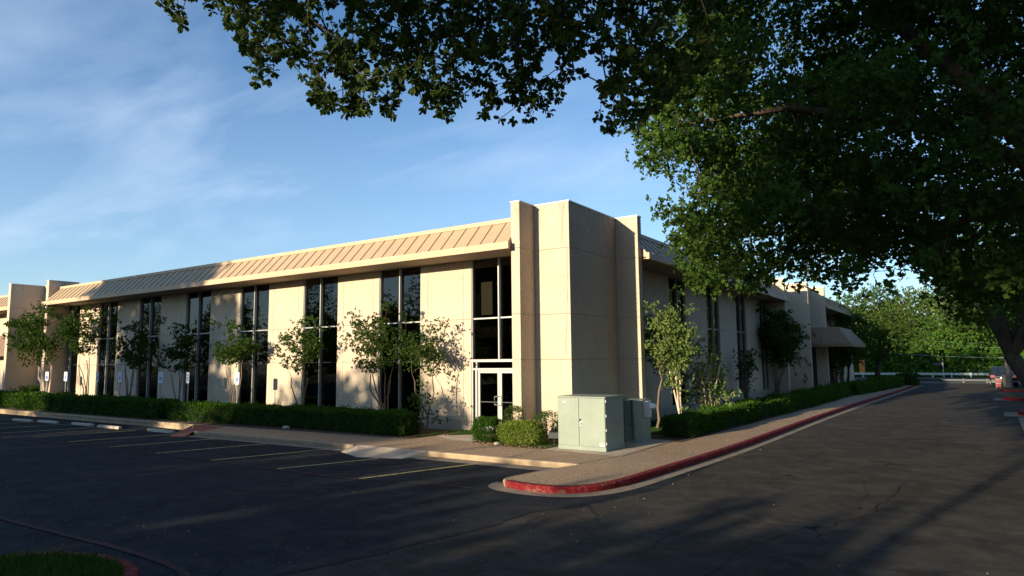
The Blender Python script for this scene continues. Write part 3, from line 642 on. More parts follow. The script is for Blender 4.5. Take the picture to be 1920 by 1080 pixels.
# ---- the large oak standing on the right of the street
BO = [(1178,235),(1205,200),(1225,120),(1235,-700),(2500,-700),(2500,760),(1925,735),(1890,690),(1858,650),(1800,645),(1775,610),(1745,535),(1715,495),(1690,512),(1668,482),(1640,492),(1612,516),(1600,560),(1575,560),(1545,522),(1532,490),(1512,505),(1505,545),(1484,552),(1470,495),(1440,520),(1400,545),(1372,560),(1330,566),(1290,545),(1240,532),(1262,500),(1232,482),(1255,440),(1218,412),(1240,380),(1192,345),(1205,312),(1192,270),(1172,262)]
vol = []; rg = np.random.default_rng(31)
while sum(len(a) for a in vol) < 2700:
    P = rg.uniform([-9, 11.3, 3.6], [7, 27, 14], (6000, 3)); e = ((P-np.array([1.5, 17.5, 6.5]))/np.array([9.8, 9.5, 7.4])); rr_ = np.linalg.norm(e, axis=1)
    x, y = proj(P); ok = (rr_ < 1) & (rr_ > .35) & (inpoly(x-14, y+16, BO)) & (vnoise(P, 1.5, 8) > -.60+.45*(y > 430))
    vol.append(P[ok])
T2 = np.concatenate(vol)[:2700]
roots2 = [[((4.6, 17.5, -.1), .62), ((4.5, 17.4, .8), .46), ((4.1, 17.3, 2.4), .42), ((3.2, 17.1, 4.2), .38)],
          [((3.2, 17.1, 4.2), .34), ((1.9, 16.8, 6.0), .28), ((.7, 16.5, 7.9), .22), ((-.9, 16.2, 10.0), .14), ((-2.2, 15.9, 11.6), .07)],
          [((3.2, 17.1, 4.2), .26), ((1.4, 18.1, 5.7), .20), ((-1.0, 19.0, 6.5), .15), ((-3.0, 19.8, 6.7), .11), ((-5.0, 20.4, 6.3), .06)],
          [((1.9, 16.8, 6.0), .18), ((-.2, 15.2, 7.0), .14), ((-2.6, 14.2, 7.6), .10), ((-4.6, 13.6, 7.5), .05)],
          [((3.2, 17.1, 4.2), .26), ((3.6, 15.4, 6.6), .20), ((3.0, 13.0, 8.8), .13), ((1.9, 11.2, 10.2), .07)],
          [((3.2, 17.1, 4.2), .28), ((4.3, 19.0, 6.4), .20), ((3.9, 21.6, 7.6), .14), ((2.4, 24.2, 8.0), .07)],
          [((1.4, 18.1, 5.7), .13), ((-.6, 20.6, 5.9), .09), ((-2.4, 22.6, 5.7), .05)]]
tree('oak_tree', 'largest oak, spreading from the right edge over the street and the building corner', 'tree', (4.6, 17.5, 0), roots2, T2, M_['oak2'], M_['bark'], 33, per=140, spread=.21, ll=.108, lw=.34, ros=7, r0=.0045, step=.55, bias=.25, updir=.1, flat=.75)
# ---- oaks further along the right side of the street
def oak(loc, lean, crown, rad, seed, label, n=420, per=26, ll=.16, tr=.34, zmin=None, mat='oak2', bark='bark', group='oaks along the right side of the street', spread=.42, fork=.45, zc=1.0):
    rg = np.random.default_rng(seed); x, y, z = loc; c = np.array(crown); h = c[2]-rad[2]*.35
    F = np.array([x+lean[0], y+lean[1], h*fork]); 
    roots = [[((x, y, -.15), tr*1.45), ((x+.1*lean[0], y+.1*lean[1], .5), tr*1.05), ((x+.5*lean[0], y+.5*lean[1], h*fork*.55), tr*.9), (F, tr*.8)]]
    for k in range(5):
        a = k*1.256+rg.uniform(0, .5); e = c+np.array([math.cos(a)*rad[0]*.6, math.sin(a)*rad[1]*.6, rg.uniform(-.1, .35)*rad[2]])
        roots.append([(F, tr*.6), (F*.6+e*.4+np.array([0, 0, .3]), tr*.42), (F*.25+e*.75+np.array([0, 0, .35]), tr*.24), (e, tr*.09)])
    t = ell(rg, int(n*1.6), crown, rad, .7, zmin); t = t[vnoise(t, 1.1, seed) > -.45][:n]
    return tree('oak_tree', label, 'tree', (x, y, 0), roots, t, M_[mat], M_[bark], seed, per=per, spread=spread, ll=ll, lw=.33, group=group, step=.8, r0=.008, flat=.7)
oak((3.35, 46.5, 0), (-1.1, .4), (3.4, 47, 6.8), (5.1, 5.5, 4.2), 41, 'oak with a broad leaning sunlit trunk beside the red kerb ends', n=950, ll=.16, tr=.52, zmin=3.2)
oak((5.2, 31.5, 0), (.6, .2), (5.0, 31.5, 7.0), (4.6, 5, 3.2), 42, 'oak behind the largest one, its crown merging into it at the right edge', n=520, ll=.15, tr=.3)
oak((5.0, 62, 0), (-.8, .3), (3.0, 62, 7.0), (5.0, 5, 3.6), 43, 'dark oak beyond the leaning one on the right, above the parked vehicle', n=420, ll=.22, tr=.34)
oak((-6.7, 70, 0), (.2, 0), (-6.2, 69.5, 5.6), (4.5, 4.6, 3.4), 44, 'dark round-crowned tree at the far end of the building, beside the clipped bushes', n=520, per=30, ll=.20, tr=.25, group='shade trees past the building', spread=.45, fork=.4)
oak((-8.2, 63.0, 0), (.1, 0), (-7.9, 63.0, 4.2), (1.9, 2.4, 2.2), 45, 'low dark tree hard against the far wing, left of the round-crowned one', n=220, per=26, ll=.17, tr=.12, group='shade trees past the building', spread=.35, fork=.4)
# ---- trees beyond the cross road
bgl = [(-24, 112, 5.5, 8, 5.6, 'woods', 'broad green tree far beyond the road, left of the gap of sky'), (-13.5, 116, 4.9, 6, 4.6, 'woods2', 'green tree beyond the guard rail, left of the pale one'),
       (-5, 121, 6.4, 7.0, 5.6, 'woods2', 'tall pale green tree rising beyond the guard rail'), (5.5, 117, 8.2, 7.0, 6.6, 'woods2', 'pale tree far off behind the leaning oak'),
       (-3.0, 106, 3.9, 6.2, 4.0, 'woods', 'bright green bushy tree behind the street sign'), (6.5, 108, 5.0, 6, 4.6, 'woods', 'bright bushy tree beyond the parked vehicle'), (-9.5, 105, 3.6, 4.6, 3.6, 'woods', 'low bushy tree behind the rail, left of the street sign'),
       (16, 112, 8, 8, 8, 'woods', 'green tree far off at the right edge beyond the road'), (-36, 118, 7, 9, 7.5, 'woods', 'farthest left of the green trees beyond the road')]
for i, (x, y, zc, r, rz, mt, lb) in enumerate(bgl):
    rg = np.random.default_rng(60+i); t = ell(rg, 620, (x, y, zc), (r, r*.8, rz), .5, -.2); t = t[vnoise(t, .75, 60+i) > -.55]
    roots = [[((x, y+1, -.3), .4), ((x+.3, y+1, zc*.5), .3), ((x, y+1, zc), .18)]]
    tree('woodland_tree', lb, 'tree', (x, y+1, -.3), roots, t, M_[mt], M_['bark'], 60+i, per=26, spread=.62, ll=.42, lw=.36, group='trees beyond the far road', step=1.5, r0=.02)
# undergrowth along the far verge
rg = np.random.default_rng(77); n = 26000; x = rg.uniform(-60, 40, n); hgt = 2.6+1.1*np.sin(x*.45)+.8*np.sin(x*1.3+1); P = np.stack([x, rg.uniform(100, 104, n), rg.uniform(-.3, 1, n)*0-.3+rg.uniform(0, 1, n)*hgt], 1)
v, f = leaf_mesh(P, unit(rg.normal(size=(n, 3))+np.array([0, -.3, .5])), .42*rg.uniform(.6, 1.3, n), .36, rg); tag(npmesh('undergrowth', [(v, f, 0, False)], M_['woods']), 'dense green undergrowth along the far side of the road', 'undergrowth', None, 'stuff')
# ---- slim multi-stemmed trees between hedge and wall
def crape(loc, c, r, seed, label, stems=4, n=120, per=22, ll=.085, mat='crape', bark='barkb', zmin=None, stem_r=.028, spread=.17, group='crape trees planted along the wall', splay=.35, fork=1.0, name='crape_tree', low=0):
    rg = np.random.default_rng(seed); x, y = loc; c = np.array(c, float); r = (r[0]*.88, r[1]*.88, r[2]); zf = c[2]-r[2]*fork; roots = []
    for k in range(stems):
        a = 2*math.pi*k/stems+rg.uniform(-.5, .5); b0 = np.array([x+.07*math.cos(a), y+.07*math.sin(a), -.05]); e = np.array([x*.5+c[0]*.5+r[0]*splay*math.cos(a), y*.5+c[1]*.5+r[1]*splay*.7*math.sin(a), zf+rg.uniform(-.2, .3)])
        m1 = b0*.55+e*.45+rg.normal(size=3)*.05; m1[0] -= (e-b0)[0]*.15; m1[1] -= (e-b0)[1]*.15
        roots.append([(b0, stem_r*1.25), (b0*.8+e*.2+rg.normal(size=3)*.02, stem_r*1.1), (m1, stem_r), (b0*.25+e*.75+rg.normal(size=3)*.05, stem_r*.85), (e, stem_r*.7)])
    n = int(n*.36); per = int(per*2.3); ll = ll*1.15
    t = ell(rg, n*3, c, r, .7, zmin)
    t = t[(vnoise(t, 2.2, seed) > -.5) & (np.hypot((t[:, 0]-c[0])/r[0], (t[:, 1]-c[1])/r[1]) < .42+.58*np.clip((t[:, 2]-c[2]+r[2])/(1.1*r[2]), 0, 1))][:n]
    if low: t = np.concatenate([t, np.array([x, y, .9])+rg.normal(size=(low, 3))*np.array([.25, .2, .45])])
    # a few shoots poke out at the top
    k = max(3, n//25); sh = c+np.stack([rg.uniform(-.8, .8, k)*r[0], rg.uniform(-.8, .8, k)*r[1], r[2]*rg.uniform(.85, 1.25, k)], 1); t = np.concatenate([t, sh])
    return tree(name, label, 'tree', (x, y, 0), roots, t, M_[mat], M_[bark], seed, per=per, spread=spread*.92, ll=ll, lw=.34, group=group, r0=.0035, step=.3, bias=.5, sag=-.02, updir=.35, along=1, pw=2.2, flat=.55)
crape((-45.9, 18.0), (-47.3, 17.9, 4.2), (3.1, 1.5, 1.75), 101, 'largest and farthest left crape tree, pale trunk, dark wide crown', stems=4, n=260, per=24, ll=.11, bark='barkp', stem_r=.07, spread=.26)
crape((-41.0, 18.1), (-42.3, 18.1, 4.1), (1.7, 1.1, 1.45), 102, 'crape tree of dark slim stems before the lit panel, second from the left', stems=4, n=130, ll=.10, spread=.2)
crape((-36.4, 18.1), (-36.5, 18.1, 3.35), (1.5, 1.0, 1.15), 103, 'crape tree on the shaded wall panel, third from the left', stems=4, n=95, ll=.095)
crape((-31.8, 18.1), (-32.1, 18.1, 3.25), (1.4, .95, 1.1), 104, 'crape tree with two close stems, before the panel left of the lit white sign', stems=3, n=95, ll=.09)
crape((-27.2, 18.1), (-27.4, 18.1, 3.15), (1.65, .95, 1.0), 105, 'crape tree with an airy lit crown behind the nearest accessible-parking sign', stems=4, n=110, ll=.085)
crape((-22.7, 18.1), (-22.8, 18.1, 3.1), (1.5, .95, 1.05), 106, 'crape tree leaning left with thin forked stems, third from the door', stems=3, n=110, ll=.075)
crape((-18.0, 18.1), (-18.3, 18.1, 3.15), (1.75, 1.1, 1.15), 107, 'crape tree with a thick bundle of stems and the widest crown near the hedge end', stems=6, n=190, ll=.07, stem_r=.032)
crape((-15.75, 17.9), (-16.0, 18.0, 2.7), (1.25, .9, .95), 108, 'crape tree at the hedge end closest to the entrance, slender bent stem', stems=2, n=110, ll=.065, low=9)
# side street
crape((-9.25, 22.8), (-9.1, 23.8, 3.05), (1.25, 1.6, 1.15), 111, 'olive-leaved young tree with one slim trunk beside the utility cabinets', stems=1, n=300, per=24, ll=.075, mat='olive', bark='barkb', stem_r=.048, spread=.19, group=None, name='young_tree', splay=.05, fork=1.05)
def bundle(loc, seed, label, stems, h, wd, n, bark='barkp', mat='crape', ll=.08, group='pollarded crape bushes along the side wall', top=.6):
    rg = np.random.default_rng(seed); x, y = loc; roots = []; tips = []
    for k in range(stems):
        a = rg.uniform(0, 6.28); rr0 = rg.uniform(.03, .16); q = rg.uniform(.2, 1.)*wd; hh = h*rg.uniform(.72, 1.)
        b0 = np.array([x+rr0*math.cos(a), y+rr0*math.sin(a), -.05]); e = np.array([x+q*math.cos(a), y+q*math.sin(a), hh])
        ch = [(b0, .046)]
        for i in range(1, 6): f = i/5; ch.append((b0+(e-b0)*np.array([f**1.3, f**1.3, f])+rg.normal(size=3)*.025, (.044*(1-.45*f))))
        ch.append((e+rg.normal(size=3)*.03, .021)); roots.append(ch); tips.append(e)
    tips = np.array(tips); m_ = n; t = tips[rg.integers(0, len(tips), m_)]*np.array([1, 1, 1])+rg.normal(size=(m_, 3))*np.array([.22, .22, .45])*1.
    t[:, 2] = np.minimum(t[:, 2]-rg.uniform(0, top, m_), h*1.12); t = t[t[:, 2] > .35]
    return tree('crape_bush', label, 'bush', (x, y, 0), roots, t, M_[mat], M_[bark], seed, per=30, spread=.13, ll=ll*1.25, lw=.32, group=group, r0=.0035, step=.3, bias=.1, updir=.5, pw=2.2)
bundle(tuple(onX(1277, 780, -8.75)[:2]), 121, 'leafy bush of five pale crooked stems, just right of the olive-leaved tree', 5, 2.9, .55, 34, mat='olive')
bundle(tuple(onX(1329, 775, -8.5)[:2]), 122, 'bush of bare pale stems all cut at one height, brightest along the side wall', 15, 2.8, .95, 120, top=2.0, ll=.08, mat='olive')
bundle((-9.9, 37.4), 123, 'dark slim bush before the fourth side window', 5, 2.9, .6, 34, bark='barkb', ll=.10)
crape((-9.8, 44.2), (-9.6, 45.0, 3.6), (1.5, 3.0, 1.7), 124, 'tallest dark bushy tree before the fin at the end of the side wall', stems=8, n=230, ll=.13, stem_r=.035, spread=.26, group=None, name='bushy_tree', splay=.3, bark='barkb')
bundle((-9.6, 50.6), 125, 'dark fan of bare twigs right of the tallest bushy tree', 12, 2.9, 1.3, 40, bark='barkb', ll=.11, top=1.2)
for i, y in enumerate((57.0, 60.5)): bundle((-8.3, y), 126+i, ['dark stems beneath the left side of the far entrance canopy', 'dark stems beneath the right side of the far entrance canopy'][i], 9, 3.0, .7, 40, bark='barkb', ll=.13)
# ---- clipped hedges
def hedge(label, path, width, height, seed, mat, name='hedge', ll0=.045, dens=1.0, group=None, cat='hedge', lump=.075, rnd=.14, core='twig'):
    """path: centre line; a rounded box of leaves round a dark inside"""
    rg = np.random.default_rng(seed); P = [np.array(p, float) for p in path]; root = empty(name, (*path[0], 0), label, cat, group); chunks = []
    core_b = MB()
    for a, b in zip(P[:-1], P[1:]):
        L = np.linalg.norm(b-a); t = (b-a)/L; nn = np.array([-t[1], t[0]]); w2 = width/2-.09
        q = [a-nn*w2+t*.07, b-nn*w2-t*.07, b+nn*w2-t*.07, a+nn*w2+t*.07]; core_b.prism([tuple(c) for c in q], .02, height-.09)
        seg = 0.
        while seg < L:
            sl_ = min(2.5, L-seg); mid = a+t*(seg+sl_/2); dist = math.hypot(mid[0], mid[1]); l = max(ll0, ll0*dist/19.)
            area = sl_*(2*height+width)+ (2*width*height if seg == 0 or seg+sl_ >= L-1e-6 else 0); n = int(area/(l*l)*2.6*dens)
            u = rg.uniform(-.0, 1, n)*sl_+seg; side_ = rg.uniform(0, 2*height+width, n); off = np.where(side_ < height, -width/2, np.where(side_ > height+width, width/2, side_-height-width/2)); z = np.where(side_ < height, side_, np.where(side_ > height+width, 2*height+width-side_, height))
            if seg == 0: k = rg.uniform(0, 1, n) < width*height/area; u = np.where(k, 0, u); off = np.where(k, rg.uniform(-.5, .5, n)*width, off); z = np.where(k, rg.uniform(0, 1, n)*height, z)
            if seg+sl_ >= L-1e-6: k = rg.uniform(0, 1, n) < width*height/area; u = np.where(k, L, u); off = np.where(k, rg.uniform(-.5, .5, n)*width, off); z = np.where(k, rg.uniform(0, 1, n)*height, z)
            X = a[None]+t[None]*u[:, None]+nn[None]*off[:, None]; Q = np.column_stack([X, z])
            # round the edges and make it lumpy
            cx_ = a[None]+t[None]*np.clip(u, rnd, L-rnd)[:, None]+nn[None]*np.clip(off, -width/2+rnd, width/2-rnd)[:, None]; Cc = np.column_stack([cx_, np.minimum(z, height-rnd)]); dd = Q-Cc; ln = np.linalg.norm(dd, axis=1, keepdims=True); Q = Cc+dd/np.maximum(ln, 1e-6)*np.minimum(ln, rnd)
            nz_ = vnoise(Q, 2.6, seed)+.6*vnoise(Q, 7., seed+1); outd = unit(dd+1e-6); Q = Q+outd*(nz_*lump)[:, None]+rg.normal(size=Q.shape)*.022-outd*rg.uniform(0, .06, n)[:, None]+np.where(rg.uniform(0, 1, n) < .035, rg.uniform(.03, .16, n), 0)[:, None]*unit(outd+np.array([0, 0, .8]))
            Q[:, 2] = np.maximum(Q[:, 2], .05); keep = rg.uniform(0, 1, n) < np.clip(.35+Q[:, 2]/.30, 0, 1); Q = Q[keep]; outd = outd[keep]; D = unit(outd*.6+rg.normal(size=Q.shape)*.8+np.array([0, 0, .5]))
            v, f = leaf_mesh(Q, D, l*rg.uniform(.7, 1.4, len(Q)), .34, rg); chunks.append((v, f, 0, False)); seg += sl_
    npmesh('foliage', chunks, M_[mat], root); core_b.build('branches', M_[core], root); return root
hedge('long clipped hedge from the hedge gap to the entrance, in front of the near windows', [(-29.6, 16.72), (-21.5, 17.1), (-15.6, 17.05)], .95, .75, 201, 'hedge', ll0=.042)
hedge('clipped hedge at the far left, behind the plain kerb and the wheel stops', [(-62, 16.6), (-45, 16.7), (-30.1, 16.75)], 1.1, .80, 202, 'hedge', ll0=.05)
hedge('small clipped bush by the foot of the wall at the left edge', [(-48.4, 17.9), (-46.9, 17.9)], .8, 1.15, 203, 'hedgey', name='clipped_bush', cat='bush', ll0=.05)
hedge('long hedge along the side street, from the cabinets to the canopy', [(-7.75, 20.7), (-7.45, 26.3), (-6.9, 37.6), (-6.6, 47.5)], 1.0, .66, 204, 'hedge', ll0=.045)
hedge('dark hedge along the far wing, behind the crape stems', [(-6.3, 48.6), (-5.5, 56), (-4.7, 64.6)], 1.1, .72, 205, 'hedge', ll0=.05)
hedge('short dark clipped bush standing alone at the street end', [(-4.9, 66.9), (-3.4, 67.2)], 1.3, .95, 206, 'hedge', name='clipped_bush', cat='bush', ll0=.05)
def bush(label, c, r, seed, mat, ll=.04, n=5200, name='round_bush', stems=5):
    rg = np.random.default_rng(seed); root = empty(name, (c[0], c[1], 0), label, 'bush')
    d = unit(rg.normal(size=(n, 3))); q = rg.uniform(.55, 1.02, (n, 1))**.5; Pn = d*q; ns = vnoise(d*2.2, 2.5, seed); box_ = 1/np.maximum(np.abs(d).max(1, keepdims=True), .6)**.45
    Q = np.array(c)+Pn*box_*np.array(r)*(1+.10*ns)[:, None]+rg.normal(size=(n, 3))*.015; k = Q[:, 2] > .06; Q = Q[k]; D = unit(d[k]*.7+rg.normal(size=Q.shape)*.8+np.array([0, 0, .4]))
    v, f = leaf_mesh(Q, D, ll*rg.uniform(.7, 1.4, len(Q)), .34, rg); npmesh('foliage', [(v, f, 0, False)], M_[mat], root)
    b = MB()
    for k in range(stems): a = 6.28*k/stems; b.tube([(c[0]+.04*math.cos(a), c[1]+.04*math.sin(a), 0), (c[0]+r[0]*.5*math.cos(a), c[1]+r[1]*.5*math.sin(a), c[2]), (c[0]+r[0]*.7*math.cos(a), c[1]+r[1]*.7*math.sin(a), c[2]+r[2]*.5)], [.018, .012, .006], 5)
    b.build('stems', M_['barkb'], root); return root
bush('round dark green bush in front of the glass doors', (-12.35, 17.0, .36), (.48, .48, .37), 211, 'hedge', n=9500)
bush('yellow-green square-cut bush left of the pale green cabinet', (-11.0, 16.85, .34), (.68, .52, .36), 212, 'hedgey', n=8500, name='clipped_bush')
bush('dark loose shrub right behind the yellow-green bush by the wall', (-10.75, 17.9, .5), (.42, .35, .40), 213, 'hedge', n=2200, name='shrub')
bush('dark shrub by the door jamb behind the two front bushes', (-11.9, 17.75, .62), (.34, .3, .42), 214, 'crape', n=1800, name='shrub')
# ---- grass
def grass(name, label, poly, z, n, h, seed, mat='grass'):
    rg = np.random.default_rng(seed); P = np.array(poly); lo, hi = P.min(0), P.max(0); q = rg.uniform(lo, hi, (n*2, 2)); q = q[inpoly(q[:, 0], q[:, 1], poly)][:n]
    k = vnoise(np.column_stack([q, q[:, 0]*0]), 2.5, seed) > -.5; q = q[k]; m_ = len(q)
    D = unit(rg.normal(size=(m_, 3))*.45+np.array([0, 0, 1])); v, f = leaf_mesh(np.column_stack([q, np.full(m_, z)]), D, h*rg.uniform(.4, 1.4, m_), .10, rg)
    return tag(npmesh(name, [(v, f, 0, False)], M_[mat]), label, 'grass', None, 'stuff')
grass('grass', 'green grass strip between the hedge end and the door path', [(-15.1, 16.6), (-14.75, 17.3), (-13.2, 18.9), (-13.1, 19.05), (-15.1, 19.05)], .0, 5200, .07, 301)
grass('grass', 'grass beside the rear utility cabinet under the young tree', [(-8.0, 20.3), (-7.95, 21.5), (-8.4, 25), (-10.3, 25), (-10.4, 22.8), (-9.0, 20.3)], .0, 6500, .08, 302)
grass('grass', 'thin grass by the square-cut bush and the wall', [(-12.4, 16.8), (-11.2, 16.3), (-9.9, 16.5), (-9.9, 18.6), (-12, 18.6)], .0, 2600, .06, 303)
# ---- kerbed islands
def island(label, poly, z, seed, gr=8000, gh=.09, redpart=None, group=None, closed=True, mat='red', gmat='conc'):
    root = empty('traffic_island', (poly[0][0], poly[0][1], 0), label, 'island', group)
    P = poly+[poly[0]]
    o = kerb('kerb_stone', P[::-1], M_[mat], w=.17, z1=z, kind='x'); 
    for key in ('kind', 'category', 'label'):
        if key in o: del o[key]
    me = o.data; R0 = ORI(root)
    for v in me.vertices: v.co -= Vector(R0)
    o.parent = root
    b = MB(); b.add([(x, y, z-.02) for x, y in poly], [tuple(range(len(poly)))]); s_ = b.build('soil', M_['grassbase'], root, fix=False); facing(s_)
    cx_, cy_ = np.mean(np.array(poly), 0); inner = [(cx_+(x-cx_)*.94, cy_+(y-cy_)*.94) for x, y in poly]
    g = grass('turf', None, inner, z-.02, gr, gh, seed); 
    for key in ('category', 'kind'):
        if key in g: del g[key]
    g['kind'] = 'stuff'
    for v in g.data.vertices: v.co -= Vector(R0)
    g.parent = root; return root
isl = [(-10.95, -5), (-10.95, 2.9), (-10.8, 3.5), (-10.5, 4.0), (-10.05, 4.35), (-9.5, 4.53), (-9.0, 4.55), (-8.55, 4.45), (-8.2, 4.20), (-8.0, 3.8), (-7.92, 3.2), (-7.9, -5)]
island('grass island with a faded red kerb in the bottom left corner', isl, .02, 311, gr=42000, gh=.085)
for i, (x, y, l) in enumerate(((1.95, 36.4, 'grassy kerb island at the right edge, nearest of those with red ends'), (1.9, 48.6, 'grassy kerb island with a red end at the foot of the leaning oak'), (2.2, 60.4, 'farthest grassy kerb island with a red end, before the parked vehicle'))):
    island(l, [(x, y+.5), (x+.25, y+.1), (x+.7, y), (x+9, y), (x+9, y+2.2), (x+.7, y+2.2), (x+.2, y+1.8)], .02, 320+i, gr=1500, gh=.12, group='kerb islands on the right of the street')
facing(sheet('gravel_verge', [(1.35, 22.5), (12, 21), (12, 35.4), (1.75, 35.4)], AS+.02, M_['gutter']))
facing(sheet('verge', [(1.45, 10), (30, 6), (30, 22), (1.2, 22.4)], AS+.024, M_['soil']))
for y in (38.7, 50.9): facing(sheet('gutter_apron', [(1.3, y-2.8), (2.1, y-2.7), (2.1, y), (1.4, y-.4)], AS+.016, M_['gutter']))
# ---- trees and planting across the car park behind the camera: they throw the evening shade and stand in the window reflections
def shade_tree(x, y, top, r, seed, label, bot=0., n=330, tk=1.):
    rg = np.random.default_rng(seed); h = (top-bot)/2; t = ell(rg, n, (x, y, bot+h), (r, r*.7, h), .45); t = t[vnoise(t, .9, seed) > -.75]
    return tree('shade_tree', label, 'tree', (x, y, 0), [[((x, y, -.3), .25*tk), ((x, y, bot+h*.7), .2*tk), ((x, y, bot+h), .12*tk)]], t, M_['oak2'], M_['bark'], seed, per=24, spread=.42, ll=.36, lw=.38, group='trees across the car park behind the camera', step=1.6, r0=.02)
SH = [(-44.6, -20, 19.0, 4.7), (-41.0, -22, 17.0, 3.6), (-52.5, -20, 4.6, 3.6), (-58.5, -21, 8., 4.), (-64, -20, 7., 4.), (-38.3, -20, 5.2, 2.6), (-34.6, -20, 5.0, 2.4), (-31.0, -20, 8.4, 3.0), (-27.0, -20.5, 8.3, 3.0), (-23.6, -20, 6.6, 2.6), (-20.2, -20, 5.0, 2.6), (-16.6, -20, 4.8, 2.7), (-13.0, -20, 4.2, 2.6), (-9.6, -20, 4.5, 2.7), (-6.0, -20, 4.2, 2.6), (-2.5, -20, 4.8, 2.8), (1.5, -20, 4.7, 2.8), (-49.0, -20, 5.6, 2.6)]
for i, (x, y, tp, r) in enumerate([(a, b, c+.9, d) for a, b, c, d in SH]):
    shade_tree(x, y, tp, r, 400+i, 'bushy tree in the row across the car park behind the camera', -.3, n=int(60+34*r*tp/2.2))
for i, (x, y, b0, tp, r) in enumerate(((-7.2, -17, 8.5, 20, 3.4), (-2.6, -18, 8.2, 23, 4.6), (2.8, -18, 8.6, 23, 4.8), (9.5, -19, 7.5, 22, 5.2))):  # crowns added out of view, sized to keep sun off the right-hand oaks
    shade_tree(x, y, tp, r, 440+i, 'unseen high-crowned oak added behind the camera to shade the street oaks', b0, n=800, tk=.45)
for i, (x, y, tp, r) in enumerate(((-62, -48, 15, 7), (-76, -50, 18, 8), (-92, -52, 16, 8), (-108, -50, 20, 9), (-128, -46, 17, 9), (-150, -40, 18, 10), (-84, -30, 11, 6), (-100, -26, 12, 6), (-120, -20, 14, 7))):
    shade_tree(x, y, tp, r, 460+i, 'tall tree far across the car park behind the camera', -.3, n=300)
# ------------------------------------------------------------------ objects
def part(b, name, mats, parent, **k): return b.build(name, mats, parent, **k)
# wheel stops
def wheel_stop(x, y, a, label):
    root = empty('wheel_stop', (x, y, AS), label, 'wheel stop', 'concrete wheel stops in front of the left hedge')
    b = MB(); n = 9; prof = [(-.08, 0), (-.075, .06), (-.05, .105), (.05, .105), (.075, .06), (.08, 0)]; vs = []
    for i in range(n):
        u = -.88+1.76*i/(n-1); k = .93 if i in (0, n-1) else 1
        for d, z in prof: vs.append((x+u*math.cos(a)-d*k*math.sin(a), y+u*math.sin(a)+d*k*math.cos(a), AS+.006+z*k))
    m_ = len(prof); fs = [(i*m_+j, (i+1)*m_+j, (i+1)*m_+j+1, i*m_+j+1) for i in range(n-1) for j in range(m_-1)]+[tuple(range(m_)), tuple(range((n-1)*m_, n*m_))[::-1]]
    b.add(vs, fs); b.build('concrete_block', M_['stopc'], root)
    p = MB()
    for u in (-.6, .6): p.tube([(x+u*math.cos(a), y+u*math.sin(a), AS+.10), (x+u*math.cos(a), y+u*math.sin(a), AS+.118)], .014, 6)
    p.build('pin', M_['steel'], root)
M_['stopc'] = m_simple('weathered_wheel_stop', (.44, .38, .30), .9, .2, 0, .25, 5., .4, 70)
for i, (x, y, a, l) in enumerate(((-25.95, 14.15, 0, 'concrete wheel stop closest to the painted red ramp'), (-29.55, 13.95, .01, 'brightly lit concrete wheel stop, second from the red ramp'), (-32.0, 14.0, .02, 'concrete wheel stop with only its right end lit, third from the red ramp'), (-34.9, 13.8, .03, 'shaded concrete wheel stop, fourth from the red ramp'), (-37.1, 13.6, .05, 'shaded concrete wheel stop, farthest left'))): wheel_stop(x, y, a, l)
